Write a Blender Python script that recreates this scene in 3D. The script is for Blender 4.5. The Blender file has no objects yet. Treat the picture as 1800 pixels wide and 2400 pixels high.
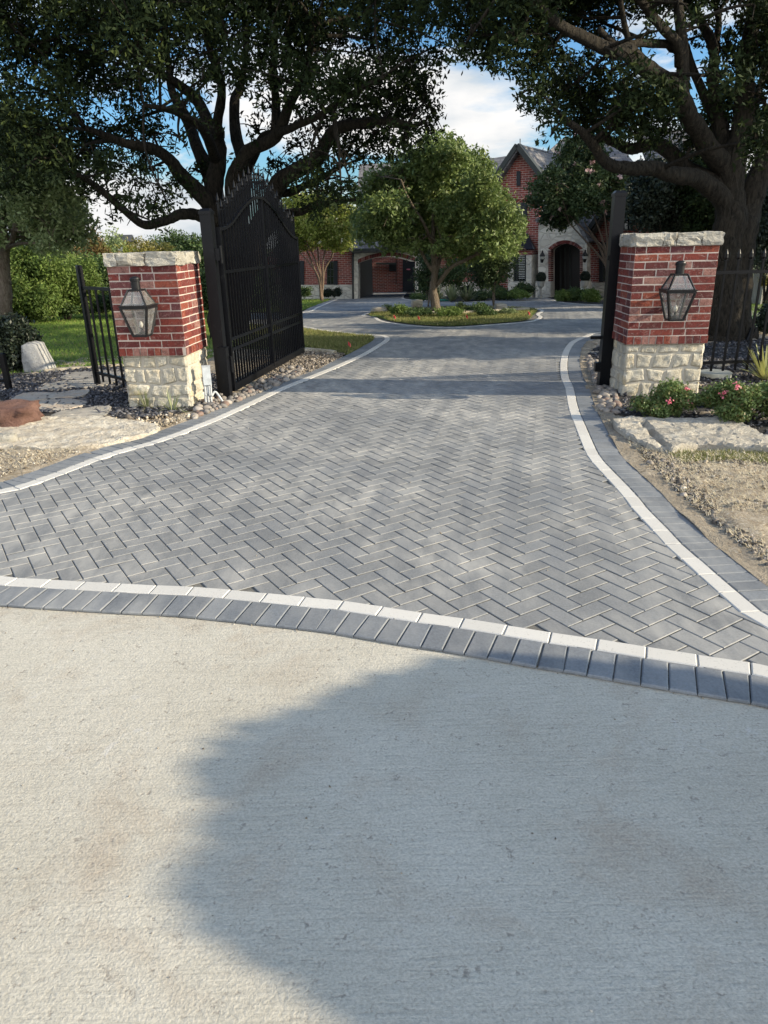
import bpy, bmesh, math, random
import numpy as np
from mathutils import Vector, Matrix, noise
R=math.radians
C=bpy.context.scene.collection
scene=bpy.context.scene
# ---------------------------------------------------------------- camera
F_PX=1690.0; CAM_H=1.663; PITCH=R(20.7); ROLL=R(1.35)      # focal length in pixels of the 1800x2400 photograph
DN=Vector((math.sin(ROLL)*math.cos(PITCH),math.cos(ROLL)*math.cos(PITCH),math.sin(PITCH)))
UPc=-DN
FWc=Vector((0,0,1))-DN*DN.z; FWc.normalize()
RTc=DN.cross(FWc)
cam=bpy.data.cameras.new('camera'); camo=bpy.data.objects.new('camera',cam); C.objects.link(camo)
cam.sensor_fit='VERTICAL'; cam.sensor_height=24.0; cam.lens=24.0*F_PX/2400.0
cam.clip_start=0.05; cam.clip_end=2000
# world axes expressed in camera axes (image right, image down, forward)
bx=Vector((RTc[0],FWc[0],UPc[0])); by=Vector((RTc[1],FWc[1],UPc[1])); bz=Vector((RTc[2],FWc[2],UPc[2]))
M=Matrix(((bx[0],-by[0],-bz[0],0),(bx[1],-by[1],-bz[1],0),(bx[2],-by[2],-bz[2],CAM_H),(0,0,0,1)))
camo.matrix_world=M
scene.camera=camo
# ---------------------------------------------------------------- light
SUN_AZ=R(101); SUN_EL=R(21)
sd=bpy.data.lights.new('sun','SUN'); sd.energy=4.7; sd.angle=R(0.5); sd.color=(1.0,0.86,0.64)
so=bpy.data.objects.new('sun',sd); C.objects.link(so)
sv=Vector((math.sin(SUN_AZ)*math.cos(SUN_EL),math.cos(SUN_AZ)*math.cos(SUN_EL),math.sin(SUN_EL)))
so.rotation_euler=sv.to_track_quat('Z','Y').to_euler(); so.location=sv*60
world=bpy.data.worlds.new('World'); scene.world=world; world.use_nodes=True
wt=world.node_tree; wt.nodes.clear()
def N(t,typ,**k):
    n=t.nodes.new(typ)
    for a,b in k.items():
        if a=='inp':
            for i,v in b.items():
                if isinstance(v,bpy.types.NodeSocket): t.links.new(v,n.inputs[i])
                else: n.inputs[i].default_value=v
        else: setattr(n,a,b)
    return n
def ramp(t,fac,stops,interp='LINEAR'):
    n=t.nodes.new('ShaderNodeValToRGB'); n.color_ramp.interpolation=interp
    e=n.color_ramp.elements
    while len(e)<len(stops): e.new(0.5)
    for i,(p,c) in enumerate(stops):
        e[i].position=p; e[i].color=(c,c,c,1) if isinstance(c,(int,float)) else tuple(c)+(1,)
    t.links.new(fac,n.inputs[0]); return n.outputs[0]
def mth(t,op,a,b=0.0,clamp=False):
    n=t.nodes.new('ShaderNodeMath'); n.operation=op; n.use_clamp=clamp
    for i,v in enumerate((a,b)):
        if isinstance(v,bpy.types.NodeSocket): t.links.new(v,n.inputs[i])
        else: n.inputs[i].default_value=v
    return n.outputs[0]
def mix(t,fac,a,b,blend='MIX'):
    n=t.nodes.new('ShaderNodeMix'); n.data_type='RGBA'; n.blend_type=blend
    for i,v in ((0,fac),(6,a),(7,b)):
        if isinstance(v,bpy.types.NodeSocket): t.links.new(v,n.inputs[i])
        elif i==0: n.inputs[0].default_value=v
        else: n.inputs[i].default_value=tuple(v)+(1,) if len(v)==3 else v
    return n.outputs[2]
sky=N(wt,'ShaderNodeTexSky',sky_type='NISHITA',sun_disc=False,sun_elevation=SUN_EL,sun_rotation=SUN_AZ,air_density=1.0,dust_density=1.2,ozone_density=1.0)
tc=N(wt,'ShaderNodeTexCoord')
mp=N(wt,'ShaderNodeMapping',inp={0:tc.outputs['Generated'],3:(1.0,1.0,3.2)})
n1=N(wt,'ShaderNodeTexNoise',inp={'Vector':mp.outputs[0],'Scale':3.1,'Detail':9.0,'Roughness':0.58,'Distortion':0.25})
sep=N(wt,'ShaderNodeSeparateXYZ',inp={0:tc.outputs['Generated']})
# more cloud towards the horizon
hz=ramp(wt,sep.outputs[2],[(0.0,0.17),(0.22,0.09),(0.5,-0.0)])
# cloudier and brighter sky, added unseen behind the camera as fill light
nb=ramp(wt,mth(wt,'MULTIPLY',sep.outputs[1],-1.0),[(0.0,0.0),(0.6,1.0)])
cl=mth(wt,'ADD',mth(wt,'ADD',n1.outputs[0],hz),mth(wt,'MULTIPLY',nb,.16))
cm=ramp(wt,cl,[(0.575,0.0),(0.62,0.60),(0.69,1.0)])
mp2=N(wt,'ShaderNodeMapping',inp={0:tc.outputs['Generated'],1:(0.0,0.0,0.35),3:(1.0,1.0,3.2)})
n2=N(wt,'ShaderNodeTexNoise',inp={'Vector':mp2.outputs[0],'Scale':4.5,'Detail':6.0,'Roughness':0.55})
cc=ramp(wt,n2.outputs[0],[(0.35,(3.1,3.6,4.1)),(0.62,(5.3,5.4,5.5))])
skyc=mix(wt,1.0,sky.outputs[0],(.44,.76,1.08),'MULTIPLY')
col=mix(wt,cm,skyc,cc)
gain=mth(wt,'ADD',mth(wt,'MULTIPLY',nb,1.15),1.0)
col=mix(wt,1.0,col,N(wt,'ShaderNodeCombineColor',inp={0:gain,1:mth(wt,'MULTIPLY',gain,.955),2:mth(wt,'MULTIPLY',gain,.91)}).outputs[0],'MULTIPLY')
bg=N(wt,'ShaderNodeBackground',inp={0:col,1:0.112})
wo=N(wt,'ShaderNodeOutputWorld',inp={0:bg.outputs[0]})
scene.view_settings.view_transform='Standard'; scene.view_settings.look='None'
scene.view_settings.exposure=0.88; scene.view_settings.gamma=1.0
# ---------------------------------------------------------------- measuring helpers
def gz(x,y):
    t=max(0.0,min(y,48.0)-12.0)
    return -0.040*t*t/(t+4.0)
def ray(px,py):
    r=Vector(((px-900)/F_PX,(py-1200)/F_PX,1.0)); return Vector((RTc.dot(r),FWc.dot(r),UPc.dot(r)))
def G(px,py,z0=0.0):
    d=ray(px,py); t=CAM_H/-d.z if d.z<-1e-4 else 500
    for _ in range(60):
        t2=(CAM_H-gz(d.x*t,d.y*t)-z0)/-d.z if d.z<-1e-4 else 500
        t=.5*t+.5*t2
    return Vector((d.x*t,d.y*t,gz(d.x*t,d.y*t)+z0))
def P(px,py,Y):
    d=ray(px,py); t=Y/d.y; return Vector((d.x*t,Y,CAM_H+d.z*t))
def PL(px,py,A,B):       # point of the vertical plane through ground points A,B
    d=ray(px,py); n=Vector((-(B.y-A.y),B.x-A.x,0)); t=(n.x*A.x+n.y*A.y)/(n.x*d.x+n.y*d.y)
    return Vector((d.x*t,d.y*t,CAM_H+d.z*t))
def smooth(pts,n=6,closed=False):
    out=[];L=len(pts);pts=[Vector(p) for p in pts]
    rng=range(L if closed else L-1)
    for i in rng:
        p0=pts[i-1] if (i>0 or closed) else pts[i]; p1=pts[i]; p2=pts[(i+1)%L]; p3=pts[(i+2)%L] if (i+2<L or closed) else p2
        for k in range(n):
            t=k/n
            out.append(0.5*((2*p1)+(p2-p0)*t+(2*p0-5*p1+4*p2-p3)*t*t+(3*p1-p0-3*p2+p3)*t**3))
    if not closed: out.append(pts[-1])
    return out
# ---------------------------------------------------------------- mesh helpers
class MB:
    def __init__(s): s.v=[];s.f=[];s.m=[]
    def add(s,vs,fs,mi=0):
        o=len(s.v); s.v.extend([tuple(v) for v in vs]); s.f.extend([tuple(i+o for i in f) for f in fs]); s.m.extend([mi]*len(fs)); return s
    def box(s,c,sz,rz=0.0,mi=0,taper=1.0,tilt=None):
        hx,hy,hz=sz[0]/2,sz[1]/2,sz[2]/2
        vs=[]
        for z,k in ((-hz,1.0),(hz,taper)):
            for x,y in ((-hx,-hy),(hx,-hy),(hx,hy),(-hx,hy)): vs.append(Vector((x*k,y*k,z)))
        m=Matrix.Rotation(rz,3,'Z')
        if tilt is not None: m=tilt
        c=Vector(c); vs=[m@v+c for v in vs]
        return s.add(vs,[(3,2,1,0),(4,5,6,7),(0,1,5,4),(1,2,6,5),(2,3,7,6),(3,0,4,7)],mi)
    def bar(s,a,b,w,d=None,mi=0,up=Vector((0,0,1))):
        a=Vector(a);b=Vector(b);d=d or w;ax=(b-a).normalized()
        if abs(ax.dot(up))>0.98: up=Vector((0,1,0))
        u=ax.cross(up).normalized();v=ax.cross(u).normalized()
        vs=[p+u*x*w/2+v*y*d/2 for p in (a,b) for x,y in ((-1,-1),(1,-1),(1,1),(-1,1))]
        return s.add(vs,[(0,1,2,3),(7,6,5,4),(1,0,4,5),(2,1,5,6),(3,2,6,7),(0,3,7,4)],mi)
    def prism(s,pts,ex,mi=0):
        n=len(pts);pts=[Vector(p) for p in pts];ex=Vector(ex)
        vs=pts+[p+ex for p in pts]
        fs=[tuple(range(n))]+[tuple(range(2*n-1,n-1,-1))]+[((i+1)%n,i,i+n,(i+1)%n+n) for i in range(n)]
        return s.add(vs,fs,mi)
    def tube(s,pts,rad,seg=8,mi=0,cap=True,wob=0.0,seed=0):
        pts=[Vector(p) for p in pts];n=len(pts)
        if isinstance(rad,(int,float)): rad=[rad]*n
        vs=[];u=None
        for i,p in enumerate(pts):
            t=(pts[min(i+1,n-1)]-pts[max(i-1,0)]).normalized()
            if u is None:
                u=t.cross(Vector((0,0,1)) if abs(t.z)<0.9 else Vector((1,0,0))).normalized()
            else: u=(u-t*u.dot(t)).normalized()
            w=t.cross(u)
            for k in range(seg):
                a=2*math.pi*k/seg; r=rad[i]
                q=p+u*math.cos(a)*r+w*math.sin(a)*r
                if wob: q=q+(u*math.cos(a)+w*math.sin(a))*r*wob*noise.noise(Vector((q.x,q.y,q.z))*(1.2/max(r,.02))*.35+Vector((seed,0,0)))
                vs.append(q)
        fs=[]
        for i in range(n-1):
            for k in range(seg):
                a=i*seg+k;b=i*seg+(k+1)%seg
                fs.append((a,b,b+seg,a+seg))
        if cap: fs+= [tuple(range(seg-1,-1,-1)),tuple(range((n-1)*seg,n*seg))]
        return s.add(vs,fs,mi)
    def lathe(s,c,prof,seg=20,mi=0,sq=False,rz=0.0):
        vs=[];c=Vector(c)
        for r,z in prof:
            for k in range(seg):
                a=2*math.pi*(k+.5)/seg+rz
                vs.append(c+Vector((r*math.cos(a),r*math.sin(a),z)))
        n=len(prof);fs=[]
        for i in range(n-1):
            for k in range(seg):
                a=i*seg+k;b=i*seg+(k+1)%seg;fs.append((a,b,b+seg,a+seg))
        fs+=[tuple(range(seg-1,-1,-1)),tuple(range((n-1)*seg,n*seg))]
        return s.add(vs,fs,mi)
    def build(s,name,mats,parent=None,smooth=False,angle=None):
        if not isinstance(mats,(list,tuple)): mats=[mats]
        me=bpy.data.meshes.new(name)
        if parent is not None:
            w=Vector((0,0,0));q=parent
            while q is not None: w+=q.location;q=q.parent
            vs=[(v[0]-w.x,v[1]-w.y,v[2]-w.z) for v in s.v]
        else: vs=s.v
        me.from_pydata(vs,[],s.f)
        for m in mats: me.materials.append(m)
        if len(mats)>1: me.polygons.foreach_set('material_index',s.m)
        if smooth: me.polygons.foreach_set('use_smooth',[True]*len(me.polygons))
        me.update()
        o=bpy.data.objects.new(name,me);C.objects.link(o)
        if parent is not None: o.parent=parent
        return o
def empty(name,loc=(0,0,0)):
    o=bpy.data.objects.new(name,None);o.empty_display_size=.2;C.objects.link(o);o.location=loc;return o
def tag(o,label=None,cat=None,group=None,kind=None):
    if label:o['label']=label
    if cat:o['category']=cat
    if group:o['group']=group
    if kind:o['kind']=kind
    return o
def struct(o,kind='structure'): o['kind']=kind;return o
def thing(name,loc,label,cat,group=None): return tag(empty(name,loc),label,cat,group)
# ---------------------------------------------------------------- materials
def mat(name,build,rough=0.85,spec=0.3,metal=0.0):
    m=bpy.data.materials.new(name);m.use_nodes=True;t=m.node_tree;t.nodes.clear()
    b=N(t,'ShaderNodeBsdfPrincipled');o=N(t,'ShaderNodeOutputMaterial',inp={0:b.outputs[0]})
    b.inputs['Roughness'].default_value=rough;b.inputs['Specular IOR Level'].default_value=spec;b.inputs['Metallic'].default_value=metal
    r=build(t,b)
    if r is not None:
        if isinstance(r,tuple) and not isinstance(r[0],bpy.types.NodeSocket): b.inputs[0].default_value=tuple(r)+(1,)
        else:
            if isinstance(r,tuple): c,h,(st,di)=r
            else: c,h=r,None
            t.links.new(c,b.inputs[0])
            if h is not None:
                bp=N(t,'ShaderNodeBump',inp={'Strength':st,'Distance':di,'Height':h});t.links.new(bp.outputs[0],b.inputs['Normal'])
    return m
def tex(t,scale=1,detail=4,rough=.55,vec=None,dist=0.0,kind='ShaderNodeTexNoise',stretch=None,rot=None,**k):
    if vec is None:
        vec=N(t,'ShaderNodeNewGeometry').outputs['Position']
    if stretch is not None or rot is not None:
        vec=N(t,'ShaderNodeMapping',inp={0:vec,2:rot or (0,0,0),3:stretch or (1,1,1)}).outputs[0]
    n=N(t,kind,inp={'Vector':vec,'Scale':scale})
    if kind=='ShaderNodeTexNoise':
        n.inputs['Detail'].default_value=detail;n.inputs['Roughness'].default_value=rough;n.inputs['Distortion'].default_value=dist
    for a,b in k.items(): setattr(n,a,b)
    return n.outputs[0]
def isl(t): return N(t,'ShaderNodeNewGeometry').outputs['Random Per Island']
def m_paver(base,dust,name,tone=.16,sheen=.0):
    def f(t,b):
        r=isl(t)
        v=mth(t,'ADD',mth(t,'MULTIPLY',r,tone*2.6),1-tone*1.3)
        c=mix(t,1.0,base,N(t,'ShaderNodeCombineColor',inp={0:v,1:v,2:v}).outputs[0],'MULTIPLY')
        g=tex(t,90,3,.7); c=mix(t,.5,c,ramp(t,g,[(.3,.55),(.7,1.45)]),'MULTIPLY')
        st=tex(t,.8,5,.6,stretch=(1,1,1)); st2=tex(t,7,4,.65,stretch=(1.0,.35,1),rot=(0,0,.4))
        d=mth(t,'MULTIPLY',ramp(t,st,[(.38,0.08),(.62,1.)]),ramp(t,st2,[(.34,0.10),(.64,.85)]))
        sc=ramp(t,tex(t,16,5,.75,stretch=(1,.3,1),rot=(0,0,-.5),dist=.8),[(.60,0.),(.72,.30)])
        d=mth(t,'MAXIMUM',d,sc)
        c=mix(t,d,c,dust)
        h=tex(t,160,3,.7)
        return c,h,(.35,.004)
    return mat(name,f,rough=.72,spec=.35)
M_paver=m_paver((.172,.177,.179),(.40,.385,.35),'grey_paver',.10)
M_sold=m_paver((.145,.157,.170),(.30,.30,.29),'dark_paver',.12)
def f_white(t,b):
    r=isl(t);v=mth(t,'ADD',mth(t,'MULTIPLY',r,.12),.94)
    c=mix(t,1.0,(.55,.53,.485),N(t,'ShaderNodeCombineColor',inp={0:v,1:v,2:v}).outputs[0],'MULTIPLY')
    c=mix(t,ramp(t,tex(t,1.4,4),[(.5,0.),(.75,.4)]),c,(.46,.44,.39))
    c=mix(t,ramp(t,tex(t,130,2),[(.62,0.),(.72,.55)]),c,(.25,.24,.22))
    return c,tex(t,200,2),(.3,.003)
M_white=mat('white_paver',f_white,.8)
M_joint=mat('joint_sand',lambda t,b:(mix(t,tex(t,60,3),(.09,.087,.08),(.20,.19,.165)),tex(t,200,2),(.5,.003)),.95)
def f_conc(t,b):
    big=tex(t,.9,5,.6);c=mix(t,ramp(t,big,[(.3,0.),(.7,1.)]),(.415,.385,.315),(.52,.49,.415))
    c=mix(t,ramp(t,tex(t,2.0,5,.65,dist=.6),[(.52,0.),(.72,.6)]),c,(.36,.29,.215))
    fine=tex(t,120,4,.7);c=mix(t,.55,c,ramp(t,fine,[(.3,.6),(.7,1.35)]),'MULTIPLY')
    br=tex(t,16,5,.6,stretch=(.30,6.5,1),rot=(0,0,R(-9)),dist=.5)
    c=mix(t,.55,c,ramp(t,br,[(.34,.82),(.48,1.),(.64,1.06)]),'MULTIPLY')
    pit=tex(t,30,5,.7);c=mix(t,ramp(t,pit,[(.30,.85),(.40,0.)]),c,(.24,.215,.18))
    wh=mth(t,'MULTIPLY',ramp(t,tex(t,6,6,.75,dist=1.),[(.60,0.),(.72,.55)]),ramp(t,tex(t,1.1,2),[(.5,0.),(.6,1.)]))
    c=mix(t,wh,c,(.66,.65,.63))
    sp=ramp(t,tex(t,260,2,.6),[(.72,0.),(.76,.6)]);c=mix(t,sp,c,(.75,.73,.7))
    h=mth(t,'ADD',mth(t,'MULTIPLY',br,.35),mth(t,'ADD',mth(t,'MULTIPLY',pit,.9),mth(t,'MULTIPLY',fine,.35)))
    return c,h,(.5,.010)
M_conc=mat('broomed_concrete',f_conc,.9,.25)
def f_soil(a,b2,c3,sc=9):
    def f(t,b):
        n=tex(t,sc,6,.7);c=mix(t,ramp(t,n,[(.35,0.),(.65,1.)]),a,b2)
        c=mix(t,ramp(t,tex(t,sc*5,4,.7),[(.52,0.),(.66,.8)]),c,c3)
        return c,mth(t,'ADD',n,mth(t,'MULTIPLY',tex(t,sc*7,4,.8),.5)),(1.,.04)
    return f
M_soil=mat('dry_soil',f_soil((.27,.21,.14),(.50,.43,.33),(.66,.60,.49),13),.95)
M_sand=mat('bedding_sand',f_soil((.25,.21,.155),(.34,.29,.22),(.22,.18,.13),5),.95)
M_mulch=mat('bed_ground',f_soil((.03,.028,.028),(.075,.07,.068),(.10,.10,.10),30),.95)
M_base=mat('ground_far',f_soil((.05,.07,.025),(.10,.11,.05),(.08,.10,.04),2),.95)
def f_lawn(t,b):
    n=tex(t,1.3,4,.6);c=mix(t,ramp(t,n,[(.35,0.),(.65,1.)]),(.075,.135,.022),(.13,.19,.042))
    c=mix(t,ramp(t,tex(t,45,4,.75,stretch=(1,.5,1)),[(.40,0.),(.7,.55)]),c,(.16,.17,.065))
    return c,tex(t,70,3,.7),(.8,.03)
M_lawn=mat('lawn',f_lawn,.95)
def leafmat(name,a,b2,c3=None,rough=.6,spec=.3,trans=0.0):
    def f(t,b):
        r=isl(t);c=mix(t,r,a,b2)
        if c3: c=mix(t,ramp(t,r,[(.86,0.),(.9,1.)]),c,c3)
        c=mix(t,ramp(t,tex(t,.9,3),[(.4,.0),(.65,.5)]),c,tuple(min(1,x*1.5) for x in b2))
        if trans:
            tr=N(t,'ShaderNodeBsdfTranslucent',inp={0:c});ms=N(t,'ShaderNodeMixShader',inp={0:trans,1:b.outputs[0],2:tr.outputs[0]})
            o=[n for n in t.nodes if n.type=='OUTPUT_MATERIAL'][0];t.links.new(ms.outputs[0],o.inputs[0])
        return c
    return mat(name,f,rough,spec)
M_grass=leafmat('grass_blade',(.10,.18,.028),(.18,.26,.06),(.26,.23,.10),.8,.15,.25)
M_grassd=leafmat('grass_dry',(.10,.13,.035),(.20,.20,.075),(.32,.27,.14),.8,.15,.2)
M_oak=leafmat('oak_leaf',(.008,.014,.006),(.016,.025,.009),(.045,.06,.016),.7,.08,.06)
M_oakl=leafmat('light_leaf',(.12,.165,.065),(.19,.235,.10),(.27,.30,.15),.55,.3,.25)
M_pear=leafmat('pear_leaf',(.085,.13,.034),(.15,.20,.06),(.24,.28,.10),.5,.35,.28)
M_crape=leafmat('crape_leaf',(.026,.046,.018),(.055,.085,.03),(.09,.11,.04),.55,.3,.22)
M_crapey=leafmat('crape_leaf_yellow',(.10,.135,.022),(.19,.22,.04),(.30,.28,.10),.55,.3,.35)
M_shrub=leafmat('shrub_leaf',(.03,.055,.018),(.06,.10,.03),(.10,.14,.04),.55,.3,.2)
M_bright=leafmat('bright_leaf',(.075,.125,.025),(.13,.19,.045),(.20,.25,.08),.6,.3,.3)
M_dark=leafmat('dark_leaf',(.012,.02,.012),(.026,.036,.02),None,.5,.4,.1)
M_red=leafmat('russet_leaf',(.11,.06,.025),(.15,.12,.04),(.09,.13,.03),.6,.3,.25)
M_gold=leafmat('gold_leaf',(.17,.15,.025),(.24,.21,.05),(.34,.3,.15),.6,.3,.3)
M_rose=leafmat('rose_leaf',(.07,.115,.03),(.13,.18,.06),(.17,.13,.05),.5,.35,.25)
M_yucca=leafmat('yucca_leaf',(.20,.22,.07),(.36,.36,.14),(.45,.38,.12),.5,.3,.2)
M_lily=leafmat('lily_leaf',(.10,.13,.05),(.21,.23,.12),(.30,.27,.17),.6,.3,.2)
M_pink=leafmat('pink_petal',(.62,.10,.17),(.75,.25,.30),None,.6,.2,.3)
M_blush=leafmat('blush_petal',(.60,.34,.34),(.72,.55,.52),None,.6,.2,.3)
M_cream=leafmat('cream_petal',(.62,.60,.45),(.75,.72,.6),None,.6,.2,.3)
def f_bark(a,b2,s=6):
    def f(t,b):
        v=tex(t,s,6,.7,stretch=(2.6,2.6,.7),dist=1.2)
        w=tex(t,s*3.5,4,.7,stretch=(2.2,2.2,.5),dist=.6)
        h=mth(t,'ADD',v,mth(t,'MULTIPLY',w,.6));c=mix(t,ramp(t,h,[(.62,0.),(.95,1.)]),a,b2)
        return c,h,(1.,.06)
    return f
M_bark=mat('oak_bark',f_bark((.007,.006,.0045),(.046,.039,.029)),.95,.2)
M_barkp=mat('pale_bark',f_bark((.09,.07,.05),(.22,.18,.135),8),.9,.2)
M_barkc=mat('crape_bark',f_bark((.10,.07,.05),(.19,.14,.10),5),.8,.25)
def f_brick(t,b):
    r=isl(t);c=ramp(t,r,[(0,(.085,.020,.020)),(.2,(.13,.026,.022)),(.45,(.165,.034,.025)),(.68,(.20,.050,.030)),(.8,(.10,.032,.035)),(.9,(.24,.12,.10))],'CONSTANT')
    n=tex(t,22,6,.75,dist=.6);c=mix(t,ramp(t,n,[(.35,.75),(.52,0.)]),c,(.06,.02,.018))
    c=mix(t,ramp(t,tex(t,11,7,.85,dist=2.5),[(.54,0.),(.67,.5)]),c,(.50,.40,.36))
    return c,mth(t,'ADD',n,tex(t,90,3,.7)),(.8,.008)
M_brick=mat('red_brick',f_brick,.85,.25)
M_mortar=mat('mortar',lambda t,b:(mix(t,tex(t,60,4),(.38,.32,.28),(.52,.455,.40)),tex(t,120,3),(.6,.004)),.95)
def f_lime(a,b2,c3,gs=1.0):
    def f(t,b):
        r=isl(t);n=tex(t,5,6,.7);c=mix(t,ramp(t,n,[(.35,0.),(.65,1.)]),a,b2)
        vv=mth(t,'ADD',mth(t,'MULTIPLY',r,.34),.80);c=mix(t,1.0,c,N(t,'ShaderNodeCombineColor',inp={0:vv,1:vv,2:vv}).outputs[0],'MULTIPLY')
        c=mix(t,mth(t,'MULTIPLY',ramp(t,r,[(.6,0.),(.85,.7)]),ramp(t,tex(t,9,4),[(.4,0.),(.6,1.)])),c,c3)
        c=mix(t,ramp(t,tex(t,24,6,.8,dist=1.),[(.33,.7),(.45,0.)]),c,tuple(x*.45 for x in a))
        return c,mth(t,'ADD',tex(t,13,7,.75,dist=.8),mth(t,'MULTIPLY',tex(t,55,4,.8),.5)),(1.,.035*gs)
    return f
M_lime=mat('cream_limestone',f_lime((.50,.455,.35),(.66,.62,.52),(.46,.36,.20)),.9,.25)
M_mortar2=mat('pale_mortar',lambda t,b:(mix(t,tex(t,40,4),(.36,.33,.27),(.50,.46,.385)),tex(t,80,4),(.8,.008)),.95)
M_cap=mat('weathered_limestone',f_lime((.36,.34,.29),(.52,.49,.42),(.42,.36,.26)),.9,.25)
M_slab=mat('limestone_slab',f_lime((.54,.49,.40),(.70,.65,.55),(.40,.34,.26),1.3),.9,.25)
M_flag=mat('flagstone',f_lime((.30,.28,.24),(.42,.385,.33),(.42,.33,.25),.35),.85,.25)
M_edge=mat('edging_stone',f_lime((.42,.37,.28),(.55,.49,.39),(.40,.32,.2)),.9,.25)
M_cobble=mat('river_cobble',lambda t,b:(mix(t,ramp(t,tex(t,7,5,.6),[(.4,0.),(.7,.6)]),ramp(t,N(t,'ShaderNodeObjectInfo').outputs['Random'],[(0,(.13,.115,.10)),(.2,(.19,.165,.145)),(.4,(.095,.09,.09)),(.6,(.23,.20,.17)),(.78,(.18,.125,.10)),(.9,(.30,.27,.24))],'CONSTANT'),(.27,.25,.22)),tex(t,40,4),(.3,.01)),.75,.35)
M_chip=mat('slate_chips',lambda t,b:ramp(t,isl(t),[(0,(.025,.025,.03)),(.3,(.055,.055,.062)),(.6,(.09,.09,.10)),(.9,(.17,.165,.165))],'CONSTANT'),.7,.4)
M_peb=mat('pebbles',lambda t,b:ramp(t,isl(t),[(0,(.20,.165,.12)),(.25,(.33,.28,.21)),(.5,(.12,.10,.08)),(.7,(.45,.40,.32)),(.9,(.60,.55,.47))],'CONSTANT'),.9,.25)
M_gravel=mat('gravel',lambda t,b:ramp(t,isl(t),[(0,(.10,.085,.07)),(.3,(.18,.155,.125)),(.6,(.25,.215,.175)),(.9,(.35,.31,.27))],'CONSTANT'),.9,.25)
def f_iron(t,b):
    n=tex(t,25,6,.8);return mix(t,ramp(t,n,[(.55,0.),(.75,.6)]),(.0025,.003,.0045),(.007,.008,.010)),tex(t,60,4),(.25,.003)
M_iron=mat('black_iron',f_iron,.32,.2)
def f_ironw(t,b):
    n=tex(t,9,7,.85,dist=1.);return mix(t,ramp(t,n,[(.58,0.),(.74,.5)]),(.003,.0035,.005),(.045,.047,.05)),n,(.3,.004)
M_ironw=mat('dusty_black_iron',f_ironw,.4,.2)
M_lamp=mat('lantern_metal',lambda t,b:mix(t,ramp(t,tex(t,35,5,.8),[(.5,0.),(.7,.7)]),(.006,.006,.007),(.018,.020,.020)),.4,.3,.0)
def f_glass(t,b):
    tr=N(t,'ShaderNodeBsdfTransparent',inp={0:(.86,.87,.86,1)});g=N(t,'ShaderNodeBsdfGlossy',inp={0:(.9,.9,.9,1),1:.08})
    d=N(t,'ShaderNodeBsdfDiffuse',inp={0:(.34,.33,.31,1)})
    ms=N(t,'ShaderNodeMixShader',inp={0:.10,1:tr.outputs[0],2:g.outputs[0]})
    dirt=ramp(t,tex(t,12,5,.7,dist=1.),[(.35,.10),(.7,.36)])
    m2=N(t,'ShaderNodeMixShader',inp={0:dirt,1:ms.outputs[0],2:d.outputs[0]})
    o=[n for n in t.nodes if n.type=='OUTPUT_MATERIAL'][0];t.links.new(m2.outputs[0],o.inputs[0])
M_glass=mat('dusty_glass',f_glass)
M_bulb=mat('bulb_glass',lambda t,b:(.75,.70,.6),.08,.8)
def f_hb(t,b):
    co=N(t,'ShaderNodeTexCoord').outputs['UV']
    n=N(t,'ShaderNodeTexBrick',inp={'Vector':co,'Color1':(.28,.068,.05,1),'Color2':(.15,.048,.043,1),'Mortar':(.44,.36,.31,1),'Scale':1.0,'Mortar Size':.007,'Mortar Smooth':.1,'Bias':.0,'Brick Width':.24,'Row Height':.077})
    c=mix(t,ramp(t,tex(t,5,5),[(.5,0.),(.8,.5)]),n.outputs[0],(.20,.085,.06))
    return c,n.outputs[1],(-.6,.01)
M_hbrick=mat('house_brick',f_hb,.9,.2)
def f_hs(t,b):
    co=N(t,'ShaderNodeTexCoord').outputs['UV']
    v=N(t,'ShaderNodeTexVoronoi',feature='DISTANCE_TO_EDGE',inp={'Vector':N(t,'ShaderNodeMapping',inp={0:co,3:(1.,1.8,1.)}).outputs[0],'Scale':3.2,'Randomness':.85})
    v2=N(t,'ShaderNodeTexVoronoi',inp={'Vector':N(t,'ShaderNodeMapping',inp={0:co,3:(1.,1.8,1.)}).outputs[0],'Scale':3.2,'Randomness':.85})
    c=mix(t,N(t,'ShaderNodeRGBToBW',inp={0:v2.outputs['Color']}).outputs[0],(.46,.43,.36),(.70,.66,.56));c=mix(t,ramp(t,v.outputs[0],[(.02,1.),(.06,0.)]),c,(.50,.46,.39))
    return c,mth(t,'ADD',ramp(t,v.outputs[0],[(.0,0.),(.1,1.)]),tex(t,12,5,.7)),(.8,.03)
M_hstone=mat('house_limestone',f_hs,.9,.2)
def f_roof(t,b):
    co=N(t,'ShaderNodeTexCoord').outputs['UV']
    n=N(t,'ShaderNodeTexBrick',inp={'Vector':co,'Color1':(.13,.125,.13,1),'Color2':(.20,.195,.195,1),'Mortar':(.035,.035,.037,1),'Scale':1.0,'Mortar Size':.012,'Mortar Smooth':.3,'Brick Width':.33,'Row Height':.2})
    return mix(t,ramp(t,tex(t,3,5),[(.4,0.),(.7,.5)]),n.outputs[0],(.15,.145,.14)),n.outputs[1],(-.5,.02)
M_roof=mat('slate_shingles',f_roof,.85,.25)
def flat(name,c,r=.7,s=.3,m=0.0): return mat(name,lambda t,b:mix(t,ramp(t,tex(t,18,5,.7),[(.35,0.),(.7,1.)]),tuple(x*.82 for x in c),tuple(min(1,x*1.15) for x in c)),r,s,m)
M_trim=flat('dark_green_trim',(.035,.040,.038),.6)
M_shut=flat('charcoal_shutter',(.016,.019,.024),.55)
M_wglass=mat('window_glass',lambda t,b:(.012,.016,.016),.06,.7)
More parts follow.
